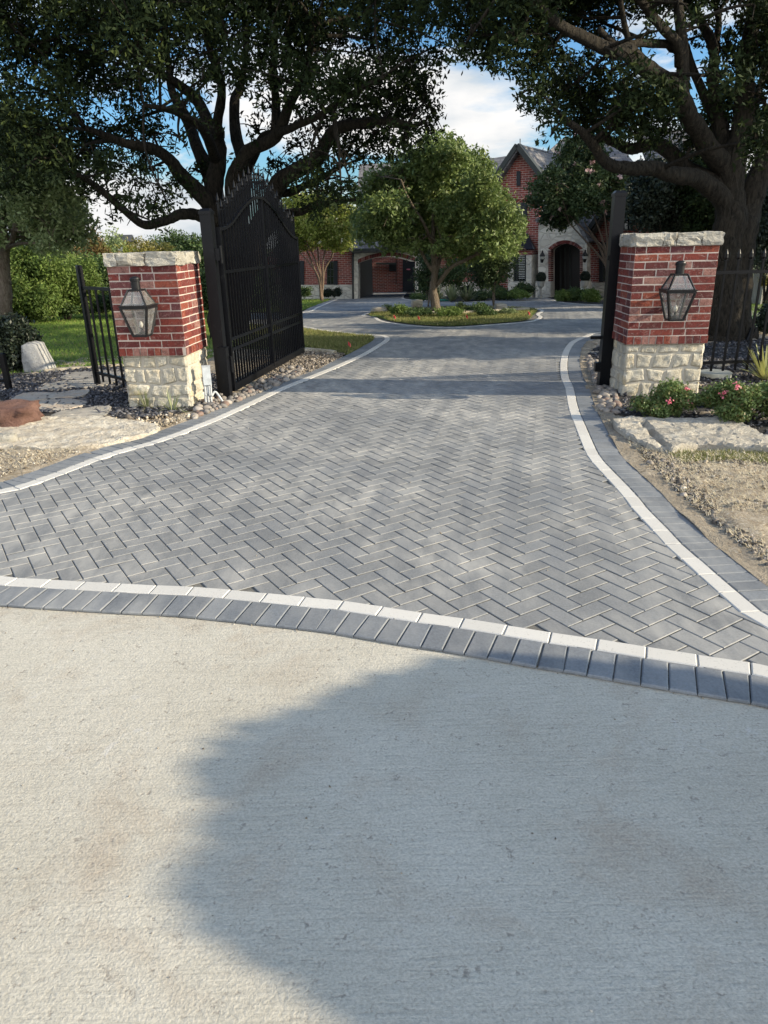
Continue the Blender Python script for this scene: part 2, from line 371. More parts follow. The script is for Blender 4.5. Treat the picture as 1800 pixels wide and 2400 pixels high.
M_door_shade=flat('dark_door_and_shade',(.012,.010,.009),.5)  # entry door colour, also the painted shade of the passage walls
M_fabric=flat('awning_metal',(.016,.018,.024),.5)
M_blind=flat('white_blind',(.42,.42,.38),.7)
M_pvc=flat('grey_conduit',(.42,.44,.45),.5)
M_jbox=flat('grey_box',(.40,.43,.45),.5)
M_redrock=mat('red_sandstone',f_lime((.12,.062,.048),(.20,.115,.09),(.15,.08,.06)),.85,.3)
M_pale=mat('pale_boulder',f_lime((.27,.27,.265),(.38,.38,.37),(.38,.37,.34),.5),.85,.3)
M_cconc=flat('cast_concrete',(.50,.50,.42),.9)
M_flag2=mat('marker_flag_plastic',lambda t,b:(.72,.12,.11),.6,.3)
M_wire=flat('wire_metal',(.18,.17,.15),.5,.5,.6)
M_urn=flat('stone_urn',(.34,.33,.29),.9)
M_green=flat('green_plastic',(.04,.22,.16),.5)
# ---------------------------------------------------------------- polygons
def inpoly(xs,ys,poly):
    ins=np.zeros(len(xs),bool);n=len(poly);j=n-1
    for i in range(n):
        xi,yi=poly[i][0],poly[i][1];xj,yj=poly[j][0],poly[j][1]
        if yi!=yj:
            c=((yi>ys)!=(yj>ys))&(xs<(xj-xi)*(ys-yi)/(yj-yi)+xi);ins^=c
        j=i
    return ins
GZV=np.vectorize(gz)
def sheet(name,poly,z,material,kind='structure',step=1.0,bump=0.0,res=None,seed=0,edge=0.0):
    """flat sheet following the slope of the ground; optional relief"""
    bm=bmesh.new();vs=[bm.verts.new((p[0],p[1],0)) for p in poly];bm.faces.new(vs)
    bmesh.ops.triangulate(bm,faces=bm.faces[:],ngon_method='EAR_CLIP')
    ys=[p[1] for p in poly];xs=[p[0] for p in poly];s=res or step
    def cuts(a,b,no,ax):
        k=math.floor(a/s)+1
        while k*s<b:
            co=[0,0,0];co[ax]=k*s
            bmesh.ops.bisect_plane(bm,geom=bm.verts[:]+bm.edges[:]+bm.faces[:],plane_co=co,plane_no=no);k+=1
    if res or max(ys)>12: cuts(max(min(ys),-1e9 if res else 12),max(ys),(0,1,0),1)
    if res: cuts(min(xs),max(xs),(1,0,0),0)
    for v in bm.verts:
        x,y=v.co.x,v.co.y;v.co.z=gz(x,y)+z
        if bump:
            b=abs(noise.fractal(Vector((x*2.1+seed,y*2.1,seed)),1.0,2.1,5))
            if v.is_boundary: b*=edge
            v.co.z+=bump*b
    for f in bm.faces:
        if f.normal.z<0:f.normal_flip()
    me=bpy.data.meshes.new(name);bm.to_mesh(me);bm.free();me.materials.append(material)
    if bump:
        me.polygons.foreach_set('use_smooth',[True]*len(me.polygons))
    o=bpy.data.objects.new(name,me);C.objects.link(o);o['kind']=kind;return o
def g2(l): return [G(*p) for p in l]
def V2(x,y): return Vector((x,y,0))
# centre lines of the white courses (photo pixels turned into ground points), extended outside the picture by hand
Lpx=[(0,1153),(121,1116.7),(250,1068),(377,1032),(500,985.5),(590,945),(671,907),(752,875),(800,855),(850,832),(884,812),(906,798),(906,790),(893,786),(862,784.5),(795,778),(747,772.5),(710,765.8)]
Lw=[V2(-4.6,4.45),V2(-3.55,4.72)]+g2(Lpx)
Lw+= [V2(Lw[-1].x-1.1,Lw[-1].y+.9),V2(Lw[-1].x-1.9,Lw[-1].y+2.6)]
Fpx=[(710,732),(747,719),(795,699.6),(829,687.5)]
Fw=g2(Fpx)
Lw+= [V2(Fw[0].x-2.0,Fw[0].y-.4)]
Lfull=smooth(Lw+Fw,5)
Rpx=[(1784,1452),(1752,1428),(1705,1388),(1651,1341),(1611,1305),(1571,1269),(1539,1233),(1503,1197),(1474,1160),(1434,1117),(1394,1073.7),(1376,1037.5),(1358,994),(1343,954),(1334,907),(1325,888),(1321,861),(1323,837),(1330,818),(1344,801),(1373,789),(1409,779)]
Rw=[V2(1.95,2.42),V2(1.82,2.66)]+g2(Rpx)
e=Rw[-1];Rw+=[V2(e.x+1.2,e.y+.05),V2(e.x+3.0,e.y+.3),V2(e.x+6,e.y+1.2)]
Rfull=smooth(Rw,4)
Bpx=[(0,1360.5),(84,1366),(169,1371.5),(253,1376),(338,1381),(422,1384.5),(477,1387.5),(570,1396),(700,1409),(808,1420),(899,1434),(989,1448),(1083,1461),(1188,1478),(1279,1493),(1350,1503),(1412,1513),(1529,1532),(1654,1551),(1784,1571)]
Bw=[V2(-4.9,4.25),V2(-3.4,3.92)]+g2(Bpx)+[V2(1.72,2.37),V2(2.02,2.25)]
Bfull=smooth(Bw,4)
# bed by the house and the island
B1=g2([(972,684),(950,690),(944,696),(949,701),(987,704),(1035,706),(1132,706),(1204,700),(1253,693.5),(1291,688)])
B1s=smooth(B1,4)
B2=g2([(1318,695),(1302,698),(1299,703),(1325,709.5),(1416,714)]);B2=B2+[V2(B2[-1].x+3,B2[-1].y-.6),V2(B2[-1].x+6,B2[-1].y-1.2)]
B2s=smooth(B2,4)
Ifront=g2([(874,740),(891,752),(939,760),(987,764.6),(1036,767),(1084,766),(1132,762.5),(1180,759),(1229,755),(1253,751),(1267,743),(1260,736)])
Iback=[V2(4.4,20.2),V2(3.9,21.6),V2(2.6,22.6),V2(1.2,22.4),V2(-.1,21.2),V2(-.45,19.6)]
Isl=smooth(Ifront+Iback,4,True)
# drive field: Bfull (left->right) , Rfull, out to the right, round the back, F, L reversed
far=[V2(Rfull[-1].x,Rfull[-1].y+7)]+list(reversed(B2s))+[V2(B2s[0].x-.3,B2s[0].y+4),V2(B1s[-1].x+.1,B1s[-1].y+4)]+list(reversed(B1s))
courty=[G(972,684)+Vector((0,9,0)),G(829,687.5)+Vector((-1,9,0))]
field=[(p.x,p.y) for p in Bfull]+[(p.x,p.y) for p in Rfull]+[(p.x,p.y) for p in far]+[(p.x,p.y) for p in courty]+[(p.x,p.y) for p in reversed(Lfull)]
W=.1016
def pave_field():
    th=R(77.378);u=np.array([math.cos(th-math.pi/4),math.sin(th-math.pi/4)]);v=np.array([-u[1],u[0]])
    O=np.array([0.99632,4.30495])+W*v
    K=260;bricks=[]
    xs=[];kinds=[]
    a,b=np.meshgrid(np.arange(-250,300),np.arange(-90,90));a=a.ravel();b=b.ravel()
    X=a+2*b;Y=a-2*b
    C1=np.stack([X+1.0,Y+.5],1);C2=np.stack([X+.5,Y+2.0],1)
    out=MB();rnd=random.Random(3)
    g=.0025
    for cs,hx,hy in ((C1,1.0,.5),(C2,.5,1.0)):
        wx=O[0]+W*(cs[:,0]*u[0]+cs[:,1]*v[0]);wy=O[1]+W*(cs[:,0]*u[1]+cs[:,1]*v[1])
        ok=(wy>2)&(wy<46)&(wx>-9)&(wx<12)
        wx,wy=wx[ok],wy[ok]
        ok=inpoly(wx,wy,field)&~inpoly(wx,wy,[(p.x,p.y) for p in Isl])
        # far pavers only in view
        wx,wy=wx[ok],wy[ok]
        ok=(np.abs(wx)<wy*.62+1.2)
        for x,y in zip(wx[ok],wy[ok]):
            near=y<15
            dz=rnd.uniform(-.0009,.0009)
            t=[]
            rings=((hx*W-g,hy*W-g,-.0032),(hx*W-g-.0036,hy*W-g-.0036,0.0))
            tz=rnd.uniform(-.0012,.0012);z0=gz(x,y)
            sl=(gz(x,y+.1)-z0)/.1
            for ax,ay,z in rings:
                for sx,sy in ((-1,-1),(1,-1),(1,1),(-1,1)):
                    dx=sx*ax;dy=sy*ay;ox=dx*u[0]+dy*v[0];oy=dx*u[1]+dy*v[1]
                    t.append((x+ox,y+oy,z0+sl*oy+z+dz+tz*sx))
            out.add(t,[(4,5,6,7),(0,1,5,4),(1,2,6,5),(2,3,7,6),(3,0,4,7)])
    return out
struct(pave_field().build('driveway_pavers',M_paver))
def course(curve,off0,off1,step,zz=0.0032,closed=False,g=.0022):
    """chamfered pavers laid along a curve, between two sideways offsets (positive = right of travel)"""
    mb=MB();pts=[Vector((p.x,p.y,0)) for p in curve]
    if closed: pts.append(pts[0])
    L=[0]
    for i in range(1,len(pts)): L.append(L[-1]+(pts[i]-pts[i-1]).length)
    def at(s):
        s=max(0,min(L[-1],s));i=0
        lo,hi=0,len(L)-1
        while hi-lo>1:
            m=(lo+hi)//2
            if L[m]<=s:lo=m
            else:hi=m
        k=(s-L[lo])/max(1e-9,L[hi]-L[lo]);p=pts[lo].lerp(pts[hi],k)
        a=pts[max(0,lo-1)];b=pts[min(len(pts)-1,hi+1)];d=(b-a).normalized();return p,Vector((d.y,-d.x,0))
    n=max(1,int(L[-1]/step));st=L[-1]/n;rnd=random.Random(5)
    for i in range(n):
        a,na=at(i*st+g);b,nb=at((i+1)*st-g);d=(b-a)
        if d.length<1e-4: continue
        d.normalize();dz=rnd.uniform(-.001,.0012);vs=[]
        for k,z in ((0,-.0135),(0,-.0045),(.005,0.)):
            for p,nn,sg in ((a,na,1),(b,nb,-1)):
                for o,s2 in ((off0,1),(off1,-1)):
                    q=p+nn*(o+s2*(k+g)*(1 if off1>off0 else -1))+d*k*sg
                    vs.append((q.x,q.y,gz(q.x,q.y)+z+zz+dz))
        # order per ring: a0,a1,b0,b1
        fs=[(8,9,11,10)]
        for r in (0,4):
            for i0,i1 in ((0,1),(1,3),(3,2),(2,0)): fs.append((i0+r,i1+r,i1+r+4,i0+r+4))
        mb.add(vs,fs)
    return mb
def border(curve,side,nm,closed=False):
    s=side
    a=course(curve,-.05*s,.05*s,.2,closed=closed);b=course(curve,.05*s,.25*s,.1005,closed=closed);return a,b
WH=MB();DK=MB()
for cv,s,cl in ((Lfull,-1,False),(Rfull,1,False),(Bfull,1,False),(B1s,-1,False),(B2s,-1,False),(Isl,-1,True)):
    w_,d_=border(cv,s,'x',cl)
    WH.add(w_.v,w_.f);
    if cv in (Lfull,Rfull,Bfull): DK.add(d_.v,d_.f)
struct(WH.build('white_paver_border',M_white));struct(DK.build('dark_paver_border',M_sold))
# joint sheet under everything paved
def offs(curve,d):
    out=[]
    for i,p in enumerate(curve):
        a=curve[max(0,i-1)];b=curve[min(len(curve)-1,i+1)];t=(b-a)
        if t.length<1e-6: continue
        t.normalize();out.append(Vector((p.x+t.y*d,p.y-t.x*d,0)))
    return out
Bo=offs(Bfull,.245);Ro=offs(Rfull,.245);Lo=offs(Lfull,-.245)
jf=[(p.x,p.y) for p in Bo]+[(p.x,p.y) for p in Ro]+[(p.x,p.y) for p in far]+[(p.x,p.y) for p in courty]+[(p.x,p.y) for p in reversed(Lo)]
def grid_sheet(name,poly,z,m,s=.25,hole=None):
    xs=np.array([p[0] for p in poly]);ys=np.array([p[1] for p in poly])
    gx=np.arange(xs.min(),xs.max()+s,s);gy=np.arange(ys.min(),ys.max()+s,s)
    X,Y=np.meshgrid(gx,gy);ok=np.zeros(X.size,bool)
    ok[:]=True
    for dx in(-s*.5,s*.5):
        for dy in(-s*.5,s*.5): ok&=inpoly(X.ravel()+dx,Y.ravel()+dy,poly)
    mb=MB();idx={}
    def vid(i,j):
        k=(i,j)
        if k not in idx:
            x=gx[0]+(i-.5)*s;y=gy[0]+(j-.5)*s;idx[k]=len(mb.v);mb.v.append((x,y,gz(x,y)+z))
        return idx[k]
    okk=ok.reshape(X.shape)
    for j in range(X.shape[0]):
        for i in range(X.shape[1]):
            if okk[j,i]: mb.f.append((vid(i,j),vid(i+1,j),vid(i+1,j+1),vid(i,j+1)));mb.m.append(0)
    return struct(mb.build(name,m))
grid_sheet('joint_sand',jf,-.0066,M_joint,.1)
# concrete apron of the street
conc=[(p.x,p.y) for p in Bo][::-1]+[(-9,5.2),(-9,-6),(9,-6),(9,.6),(2.6,2.0)]
def apron():
    # fine grid near the camera so that the surface has real relief
    poly=[(p.x,p.y) for p in offs(Bfull,.20)][::-1]+[(-9,5.2),(-9,-7),(9,-7),(9,.4),(2.6,2.05)]
    return sheet('concrete_apron',poly,-.0145,M_conc)
apron()
# thin mortar smear along the paver edge
# wide ground
gp=MB();NG=61
for j in range(NG):
    for i in range(NG):
        y=-40+ (j/(NG-1))**2.0*420; x=(i/(NG-1)-.5)*2;x=math.copysign(abs(x)**1.6,x)*220;gp.v.append((x,y,gz(x,y)-.045))
for j in range(NG-1):
    for i in range(NG-1): a=j*NG+i;gp.f.append((a,a+1,a+NG+1,a+NG));gp.m.append(0)
struct(gp.build('ground',M_base))
# soil each side of the drive
Los=offs(Lfull,-.20);Ros=offs(Rfull,.20)
iL=[i for i,p in enumerate(Los) if p.x<-.3 and p.y<11.6][-1]
iL=max(i for i,p in enumerate(Los[:90]) if p.y<11.4)
soilL=[(p.x,p.y) for p in Los[:iL]]+[(-.9,12.2),(-2.2,12.6),(-3.6,9.8),(-9,10.2),(-9,4.4)]
sheet('soil_verge_left',soilL,-.022,M_soil,res=.09,bump=.05,seed=3,edge=.2)
iR=max(i for i,p in enumerate(Ros) if p.y<12.6 and p.x<6)
soilR=[(p.x,p.y) for p in Ros[:iR]][::-1]+[(2.05,2.0),(5,.9),(12,0.1),(12,13.6),(5.2,13.2)]
sheet('soil_verge_right',soilR,-.022,M_soil,res=.05,bump=.075,seed=8,edge=.2)
band=[(p.x,p.y) for p in offs(Rfull,.22)][:iR]+[(p.x,p.y) for p in offs(Rfull,.37)][:iR][::-1]
sheet('bedding_sand_strip',band,.004,M_sand,res=.06,bump=.018,seed=1,edge=.6)
# dark chip beds
bedL=[(p.x,p.y) for p in g2([(-60,905),(0,925),(45,960),(75,972),(200,968),(300,985),(420,972),(470,955),(540,925),(520,890),(440,850),(300,862),(180,866),(110,874),(60,884),(-60,880)])]
sheet('slate_bed_left',bedL,.002,M_mulch,res=.12,bump=.03,seed=5,edge=.5)
bedR=[(p.x,p.y) for p in g2([(1458,935),(1440,970),(1520,984),(1640,985),(1760,1005),(1900,1060),(2050,1060),(2050,800),(1660,792),(1500,800),(1420,800),(1376,830),(1392,880)])]
sheet('slate_bed_right',bedR,.002,M_mulch,res=.12,bump=.03,seed=6,edge=.5)
# lawns
lawnL=[(p.x,p.y) for p in g2([(-80,885),(115,873),(290,860),(470,848)])]+[(-2.5,13.0),(-2.9,16.2),(-3.6,19)]+[(p.x,p.y) for p in g2([(430,715),(270,716),(200,724),(115,745),(45,762),(-80,775)])]
sheet('lawn_left',lawnL,-.008,M_lawn)
ii=[i for i,p in enumerate(Lo) if p.y>11.9 and p.y<17.5 and p.x>-4.5];ia=[i for i in ii if i<110]
lg=[Lo[i] for i in range(len(Lo)) if iL<=i<=max(ia)]
lawnG=[(p.x,p.y) for p in lg]+[(-2.8,15.2),(-2.7,12.7),(-1.2,12.3)]
sheet('lawn_by_gate',lawnG,-.004,M_lawn)
lawnF=[(p.x,p.y) for p in offs([p for p in Fw],-.22)]+[(-4.5,G(740,690).y),(-9,26),(-6.0,G(640,715).y-1)]
sheet('lawn_far_left',lawnF,-.004,M_lawn)
Iin=[Vector((p.x,p.y,0)) for p in Isl];cI=sum(Iin,Vector((0,0,0)))/len(Iin);Iin=[p+(cI-p).normalized()*.20 for p in Iin]
sheet('island_lawn',[(p.x,p.y) for p in Iin],.012,M_lawn)
bedI=smooth(g2([(930,732),(1000,737),(1090,735),(1180,730),(1235,729)])+[V2(3.9,20.5),V2(2.6,21.9),V2(1.2,21.7),V2(.2,20.6)],4,True)
sheet('island_bed',[(p.x,p.y) for p in bedI],.06,M_mulch)
bh=[(p.x,p.y) for p in offs(B1s,-.05)]+[(B1s[-1].x,B1s[-1].y+6),(B1s[0].x,B1s[0].y+6)]
sheet('house_bed',bh,.01,M_mulch)
bh2=[(p.x,p.y) for p in offs(B2s,-.05)]+[(B2s[-1].x,B2s[-1].y+9),(B2s[0].x,B2s[0].y+6)]
sheet('house_bed_right',bh2,.01,M_mulch)
lawnR=[(4.6,12.8),(14,12.2),(30,20),(30,36),(9,30),(9.6,15.8),(6.5,14.6)]
sheet('lawn_right',[(4.4,13.0),(16,12.4),(40,20),(40,44),(16,42),(12,18)],-.006,M_lawn)
# grass blades
def blades(name,polys,n,h,m,z=0.0,seed=1,cap=None,kind='stuff'):
    rs=np.random.RandomState(seed);vs=[];fs=[]
    for poly,k in polys:
        xs=[p[0] for p in poly];ys=[p[1] for p in poly]
        x=rs.uniform(min(xs),max(xs),k*3);y=rs.uniform(min(ys),max(ys),k*3)
        ok=inpoly(x,y,poly);x=x[ok][:k];y=y[ok][:k];m_=len(x)
        a=rs.uniform(0,2*math.pi,m_);hh=h*rs.uniform(.5,1.2,m_);w=h*.10+.0015*y/10
        lx=rs.normal(0,.45,m_)*hh;ly=rs.normal(0,.45,m_)*hh
        zz=GZV(x,y)+z
        v=np.zeros((m_,3,3));v[:,0]=np.stack([x-np.cos(a)*w,y-np.sin(a)*w,zz],1);v[:,1]=np.stack([x+np.cos(a)*w,y+np.sin(a)*w,zz],1);v[:,2]=np.stack([x+lx,y+ly,zz+hh],1)
        o=len(vs)*1;vs.append(v.reshape(-1,3))
    V=np.concatenate(vs);n_=len(V)//3
    o=npmesh(name,V,np.arange(len(V)).reshape(-1,3),m);o['kind']=kind;return o
def npmesh(name,V,Fc,m,parent=None):
    if parent is not None: V=V-np.array(parent.location)
    me=bpy.data.meshes.new(name);k=Fc.shape[1]
    me.vertices.add(len(V));me.vertices.foreach_set('co',V.astype(np.float32).ravel())
    me.loops.add(Fc.size);me.loops.foreach_set('vertex_index',Fc.astype(np.int32).ravel())
    me.polygons.add(len(Fc));me.polygons.foreach_set('loop_start',np.arange(0,Fc.size,k,dtype=np.int32));me.polygons.foreach_set('loop_total',np.full(len(Fc),k,dtype=np.int32))
    me.update(calc_edges=True);me.materials.append(m)
    o=bpy.data.objects.new(name,me);C.objects.link(o)
    if parent is not None:o.parent=parent
    return o
blades('grass',[(lawnL,52000)],0,.05,M_grass,0,1)
blades('grass_by_gate',[(lawnG,26000)],0,.06,M_grassd,0,2)
blades('grass_far',[(lawnF,16000)],0,.06,M_grass,0,3)
blades('island_grass',[([(p.x,p.y) for p in Iin],30000)],0,.06,M_grassd,.01,4)
blades('grass_beyond_fence',[([(4.4,13.0),(10,12.6),(16,17),(16,24),(10,24)],26000)],0,.06,M_grass,0,5)
# loose chips, pebbles, gravel
def chips(name,poly,n,size,m,z=0.01,seed=1,flatn=.5,excl=None,label=None):
    rs=np.random.RandomState(seed);xs=[p[0] for p in poly];ys=[p[1] for p in poly]
    x=rs.uniform(min(xs),max(xs),n*4);y=rs.uniform(min(ys),max(ys),n*4);ok=inpoly(x,y,poly)
    if excl:
        for e_ in excl: ok&=~inpoly(x,y,e_)
    x=x[ok][:n];y=y[ok][:n];k=len(x)
    base=np.array([(1,0,0),(0,1,0),(-1,0,0),(0,-1,0),(0,0,1),(0,0,-1)],float)
    V=base[None]*rs.uniform(.6,1.25,(k,6,1))+rs.normal(0,.18,(k,6,3))
    s=size*np.exp(rs.normal(0,.38,(k,1,1)));V=V*s*np.array([1,rs.uniform(.7,1),flatn])
    a=rs.uniform(0,2*math.pi,k);tl=rs.normal(0,.4,k)
    ca,sa=np.cos(a)[:,None],np.sin(a)[:,None]
    Z=V[:,:,2]+V[:,:,0]*np.sin(tl)[:,None]
    X=V[:,:,0]*ca-V[:,:,1]*sa;Y=V[:,:,0]*sa+V[:,:,1]*ca
    V=np.stack([X+x[:,None],Y+y[:,None],Z+(GZV(x,y)+z)[:,None]+rs.uniform(0,size*.6,(k,1))],2)
    F0=np.array([(0,1,4),(1,2,4),(2,3,4),(3,0,4),(1,0,5),(2,1,5),(3,2,5),(0,3,5)])
    Fc=(np.arange(k)[:,None,None]*6+F0[None]).reshape(-1,3)
    o=npmesh(name,V.reshape(-1,3),Fc,m);o['kind']='stuff'
    if label:o['label']=label
    return o
chips('slate_chips',bedL,9000,.021,M_chip,.012,1,.45)
chips('slate_chips_right',bedR,9000,.021,M_chip,.012,2,.45)
grav=[(p.x,p.y) for p in g2([(600,895),(650,860),(705,832),(712,822),(770,818),(800,825),(835,818),(800,838),(740,868),(680,890),(600,925)])]
chips('gravel_under_gate',grav,2600,.017,M_gravel,.0,3,.6)
mixL=[(p.x,p.y) for p in g2([(235,985),(330,975),(450,972),(500,955),(490,970),(430,988),(330,1018),(240,1000)])]
chips('pebbles_left',mixL,420,.016,M_peb,.005,4,.7)
vergeL=[(p.x,p.y) for p in g2([(-30,1040),(200,1040),(420,985),(440,983),(256,1040),(0,1120),(-30,1130)])]
chips('pebbles_verge_left',vergeL,900,.007,M_peb,.005,5,.7)
vergeR=[(p.x,p.y) for p in g2([(1410,975),(1480,1035),(1560,1060),(1900,1070),(1900,1330),(1790,1330),(1640,1205),(1520,1095),(1440,1010)])]
chips('pebbles_verge_right',vergeR,1800,.0055,M_peb,.008,6,.6)
chips('gravel_verge_right',[(p.x,p.y) for p in g2([(1490,1030),(1540,1060),(1650,1160),(1700,1215),(1800,1290),(1800,1330),(1640,1200),(1520,1090)])],1100,.014,M_gravel,.008,7,.6)
chips('grit_on_concrete',[(-2,3.1),(1.4,2.2),(1.4,1.0),(-1.2,1.0)],90,.003,M_peb,-.014,8,.7)
fr=[(p.x,p.y) for p in offs(Bfull,.246)]+[(p.x,p.y) for p in offs(Bfull,.262)][::-1]
chips('sand_fringe',fr,3000,.0032,M_peb,-.012,18,.7)
chips('grit_on_pavers',[(-2,4),(1.6,3),(1.6,7),(-1.6,7)],70,.0035,M_peb,.002,9,.7)
chips('stones_verge_right',vergeR,130,.016,M_peb,.006,26,.6)
chips('stones_verge_left',vergeL,60,.014,M_peb,.006,27,.6)
blades('verge_grass',[([(p.x,p.y) for p in g2([(1560,1062),(1700,1060),(1830,1062),(1830,1090),(1700,1082),(1600,1085)])],1400)],0,.035,M_grassd,.005,28)
# dry straw on the right verge
def straw(name,poly,n,L,m,seed):
    rs=np.random.RandomState(seed);xs=[p[0] for p in poly];ys=[p[1] for p in poly]
    x=rs.uniform(min(xs),max(xs),n*4);y=rs.uniform(min(ys),max(ys),n*4);ok=inpoly(x,y,poly);x=x[ok][:n];y=y[ok][:n];k=len(x)
    a=rs.uniform(0,math.pi,k);l=L*rs.uniform(.4,1.2,k);w=.0011
    dx,dy=np.cos(a)*l,np.sin(a)*l;nx,ny=-np.sin(a)*w,np.cos(a)*w;z=rs.uniform(.008,.03,k);z2=z+rs.uniform(-.005,.02,k)
    V=np.stack([np.stack([x-nx,y-ny,z],1),np.stack([x+nx,y+ny,z],1),np.stack([x+dx+nx,y+dy+ny,z2],1),np.stack([x+dx-nx,y+dy-ny,z2],1)],1)
    o=npmesh(name,V.reshape(-1,3),np.arange(4*k).reshape(-1,4),m);o['kind']='stuff'
M_straw=leafmat('straw',(.42,.35,.22),(.60,.52,.36),(.25,.19,.12),.9,.15)
straw('straw',vergeR,4500,.035,M_straw,3)
straw('straw_left',vergeL,900,.04,M_straw,4)
# ---------------------------------------------------------------- stones
def rough_stone(c,sz,seed,sub=3,amp=.18,flat_top=False,rz=0.0,sq=.55):
    bm=bmesh.new();bmesh.ops.create_cube(bm,size=2.0);bmesh.ops.subdivide_edges(bm,edges=bm.edges[:],cuts=sub*2,use_grid_fill=True)
    m=Matrix.Rotation(rz,3,'Z')
    vs=[]
    for v in bm.verts:
        p=v.co.copy();s=p.normalized()*1.25;p=p.lerp(s,sq)
        n=noise.fractal(p*1.1+Vector((seed*7.3,seed*1.7,0)),1.0,2.0,4)
        p=p*(1+amp*n);vs.append(p)
    mb=MB();bm.verts.index_update()
    vv=[m@Vector((p.x*sz[0]/2,p.y*sz[1]/2,p.z*sz[2]/2))+Vector(c) for p in vs]
    mb.add(vv,[tuple(v.index for v in f.verts) for f in bm.faces]);bm.free();return mb
def rough_face(mb,O,u,n,quad,depth,seed,amp=.009,res=9,mi=0):
    """quarry-faced stone: quad in (u,z) coords on a wall plane, bulging out along n"""
    (a0,z0),(a1,z1),(a2,z2),(a3,z3)=quad;vs=[];k=res
    for j in range(k+1):
        for i in range(k+1):
            s=i/k;t=j/k
            x=(a0*(1-s)+a1*s)*(1-t)+(a3*(1-s)+a2*s)*t;z=(z0*(1-s)+z1*s)*(1-t)+(z3*(1-s)+z2*s)*t
            e=min(s,1-s,t,1-t)*k
            d=depth*(0 if e<.5 else (.92 if e<1.5 else 1.0))
            if e>=.5: d+=amp*noise.fractal(Vector((x*13+seed,z*13,seed*.3)),1.0,2.0,4)*1.0
            xx=x+(amp*.8*noise.noise(Vector((x*22,z*22,seed))) if 0<e<2.5 else 0)
            vs.append(O+u*xx+n*d+Vector((0,0,z)))
    fs=[(j*(k+1)+i,j*(k+1)+i+1,(j+1)*(k+1)+i+1,(j+1)*(k+1)+i) for j in range(k) for i in range(k)]
    mb.add(vs,fs,mi)
def pillar(base,rz,w,d,zs,ztop,htop,label,seed):
    """base = front-left corner on the ground; w along the front, d depth; stone to zs, brick to ztop, cap above"""
    rnd=random.Random(seed);t=thing('gate_pillar',base,label,'pillar')
    U=Vector((math.cos(rz),math.sin(rz),0));V=Vector((-math.sin(rz),math.cos(rz),0));B=Vector(base)
    cen=B+U*w/2+V*d/2
    # mortar core
    core=MB();core.box(cen+Vector((0,0,zs/2-.02)),(w-.030,d-.030,zs+.04),rz,1);core.box(cen+Vector((0,0,(zs+ztop)/2)),(w+.019,d+.019,ztop-zs-.004),rz);core.build('mortar_core',[M_mortar,M_mortar2],t)
    st=MB()
    sides=[(B-U*0,U,-V,w),(B+U*w,V,U,d),(B+U*w+V*d,-U,V,w),(B+V*d,-V,-U,d)]
    for si,(O,u,n,L) in enumerate(sides):
        hs=[];z=0.0
        base_h=[.155,.125,.15,.12,.14]
        hh=[x*rnd.uniform(.8,1.2) for x in base_h];sc=(zs+.03)/sum(hh[:4]);hh=[x*sc for x in hh[:4]]
        z=-.03
        ph=rnd.uniform(0,9)
        def wz(zv,x): 
            return zv if (zv<=-.029 or zv>=zs-.001) else zv+.014*math.sin(x*11+ph+zv*7)+.03*noise.noise(Vector((x*9,zv*5,ph)))
        for r,h in enumerate(hh):
            x=0.0;first=True;ws=[]
            while x<L-.001:
                q=rnd.uniform(.09,.27)
                if L-x-q<.11:q=L-x
                ws.append((x,x+q));x+=q
            js=[0]+[rnd.uniform(-.022,.022) for _ in ws[1:]]+[0]
            for i,(a,b) in enumerate(ws):
                ga=.007 if a>0 else .0;gb=.007 if b<L-.001 else .0
                x0b,x1b=a+ga+(js[i] if a>0 else 0),b-gb+(js[i+1] if b<L-.001 else 0)
                x0t,x1t=a+ga-(js[i] if a>0 else 0),b-gb-(js[i+1] if b<L-.001 else 0)
                zb,zt=z,z+h
                rough_face(st,O+n*-.022,u,n,[(x0b,wz(zb,x0b)+.006),(x1b,wz(zb,x1b)+.006),(x1t,wz(zt,x1t)-.006),(x0t,wz(zt,x0t)-.006)],.024,rnd.uniform(0,99))
            z+=h
    st.build('stone_base',M_lime,t)
    br=MB();ov=.012;O0=B-U*ov-V*ov;W2=w+2*ov;D2=d+2*ov
    ch=.0768;n=int(round((ztop-zs-.085)/ch));ch=(ztop-zs-.085)/n
    def brick(O,u,nrm,a,b,z0,z1,dp=.06):
        j=lambda:rnd.uniform(-.0022,.0022)
        p=[O+u*a,O+u*b,O+u*b-nrm*dp,O+u*a-nrm*dp];o=nrm*rnd.uniform(-.002,.003)
        vs=[q+o+u*j()+Vector((0,0,z0+j())) for q in p]+[q+o+u*j()+Vector((0,0,z1+j())) for q in p]
        br.add(vs,[(0,1,5,4),(1,2,6,5),(2,3,7,6),(3,0,4,7),(4,5,6,7),(3,2,1,0)])
    S=[(O0,U,-V,W2),(O0+U*W2,V,U,D2),(O0+U*W2+V*D2,-U,V,W2),(O0+V*D2,-V,-U,D2)]
    for si,(O,u,nn,L) in enumerate(S):
        a=0.004
        while a<L-.03:       # row of headers at the bottom
            q=min(.066,L-.004-a);brick(O+nn*.006,u,nn,a,a+q,zs+.004,zs+.081);a+=q+.011
        for r in range(n):
            z0=zs+.085+r*ch;bl=.225
            a=.004;lead=(r+si)%2
            first=.105 if lead else .225;k=0
            while a<L-.02:
                q=first if k==0 else (bl if rnd.random()<.8 else .12)
                if a+q>L-.09:q=L-.004-a
                q=min(q,L-.004-a)
                if q>.29: q=q*.5
                brick(O,u,nn,a,a+q,z0+.006,z0+ch-.006);a+=q+.012;k+=1
    br.build('brick_shaft',M_brick,t)
    cp=MB();oc=.026
    O0=B-U*oc-V*oc;W3=w+2*oc;D3=d+2*oc
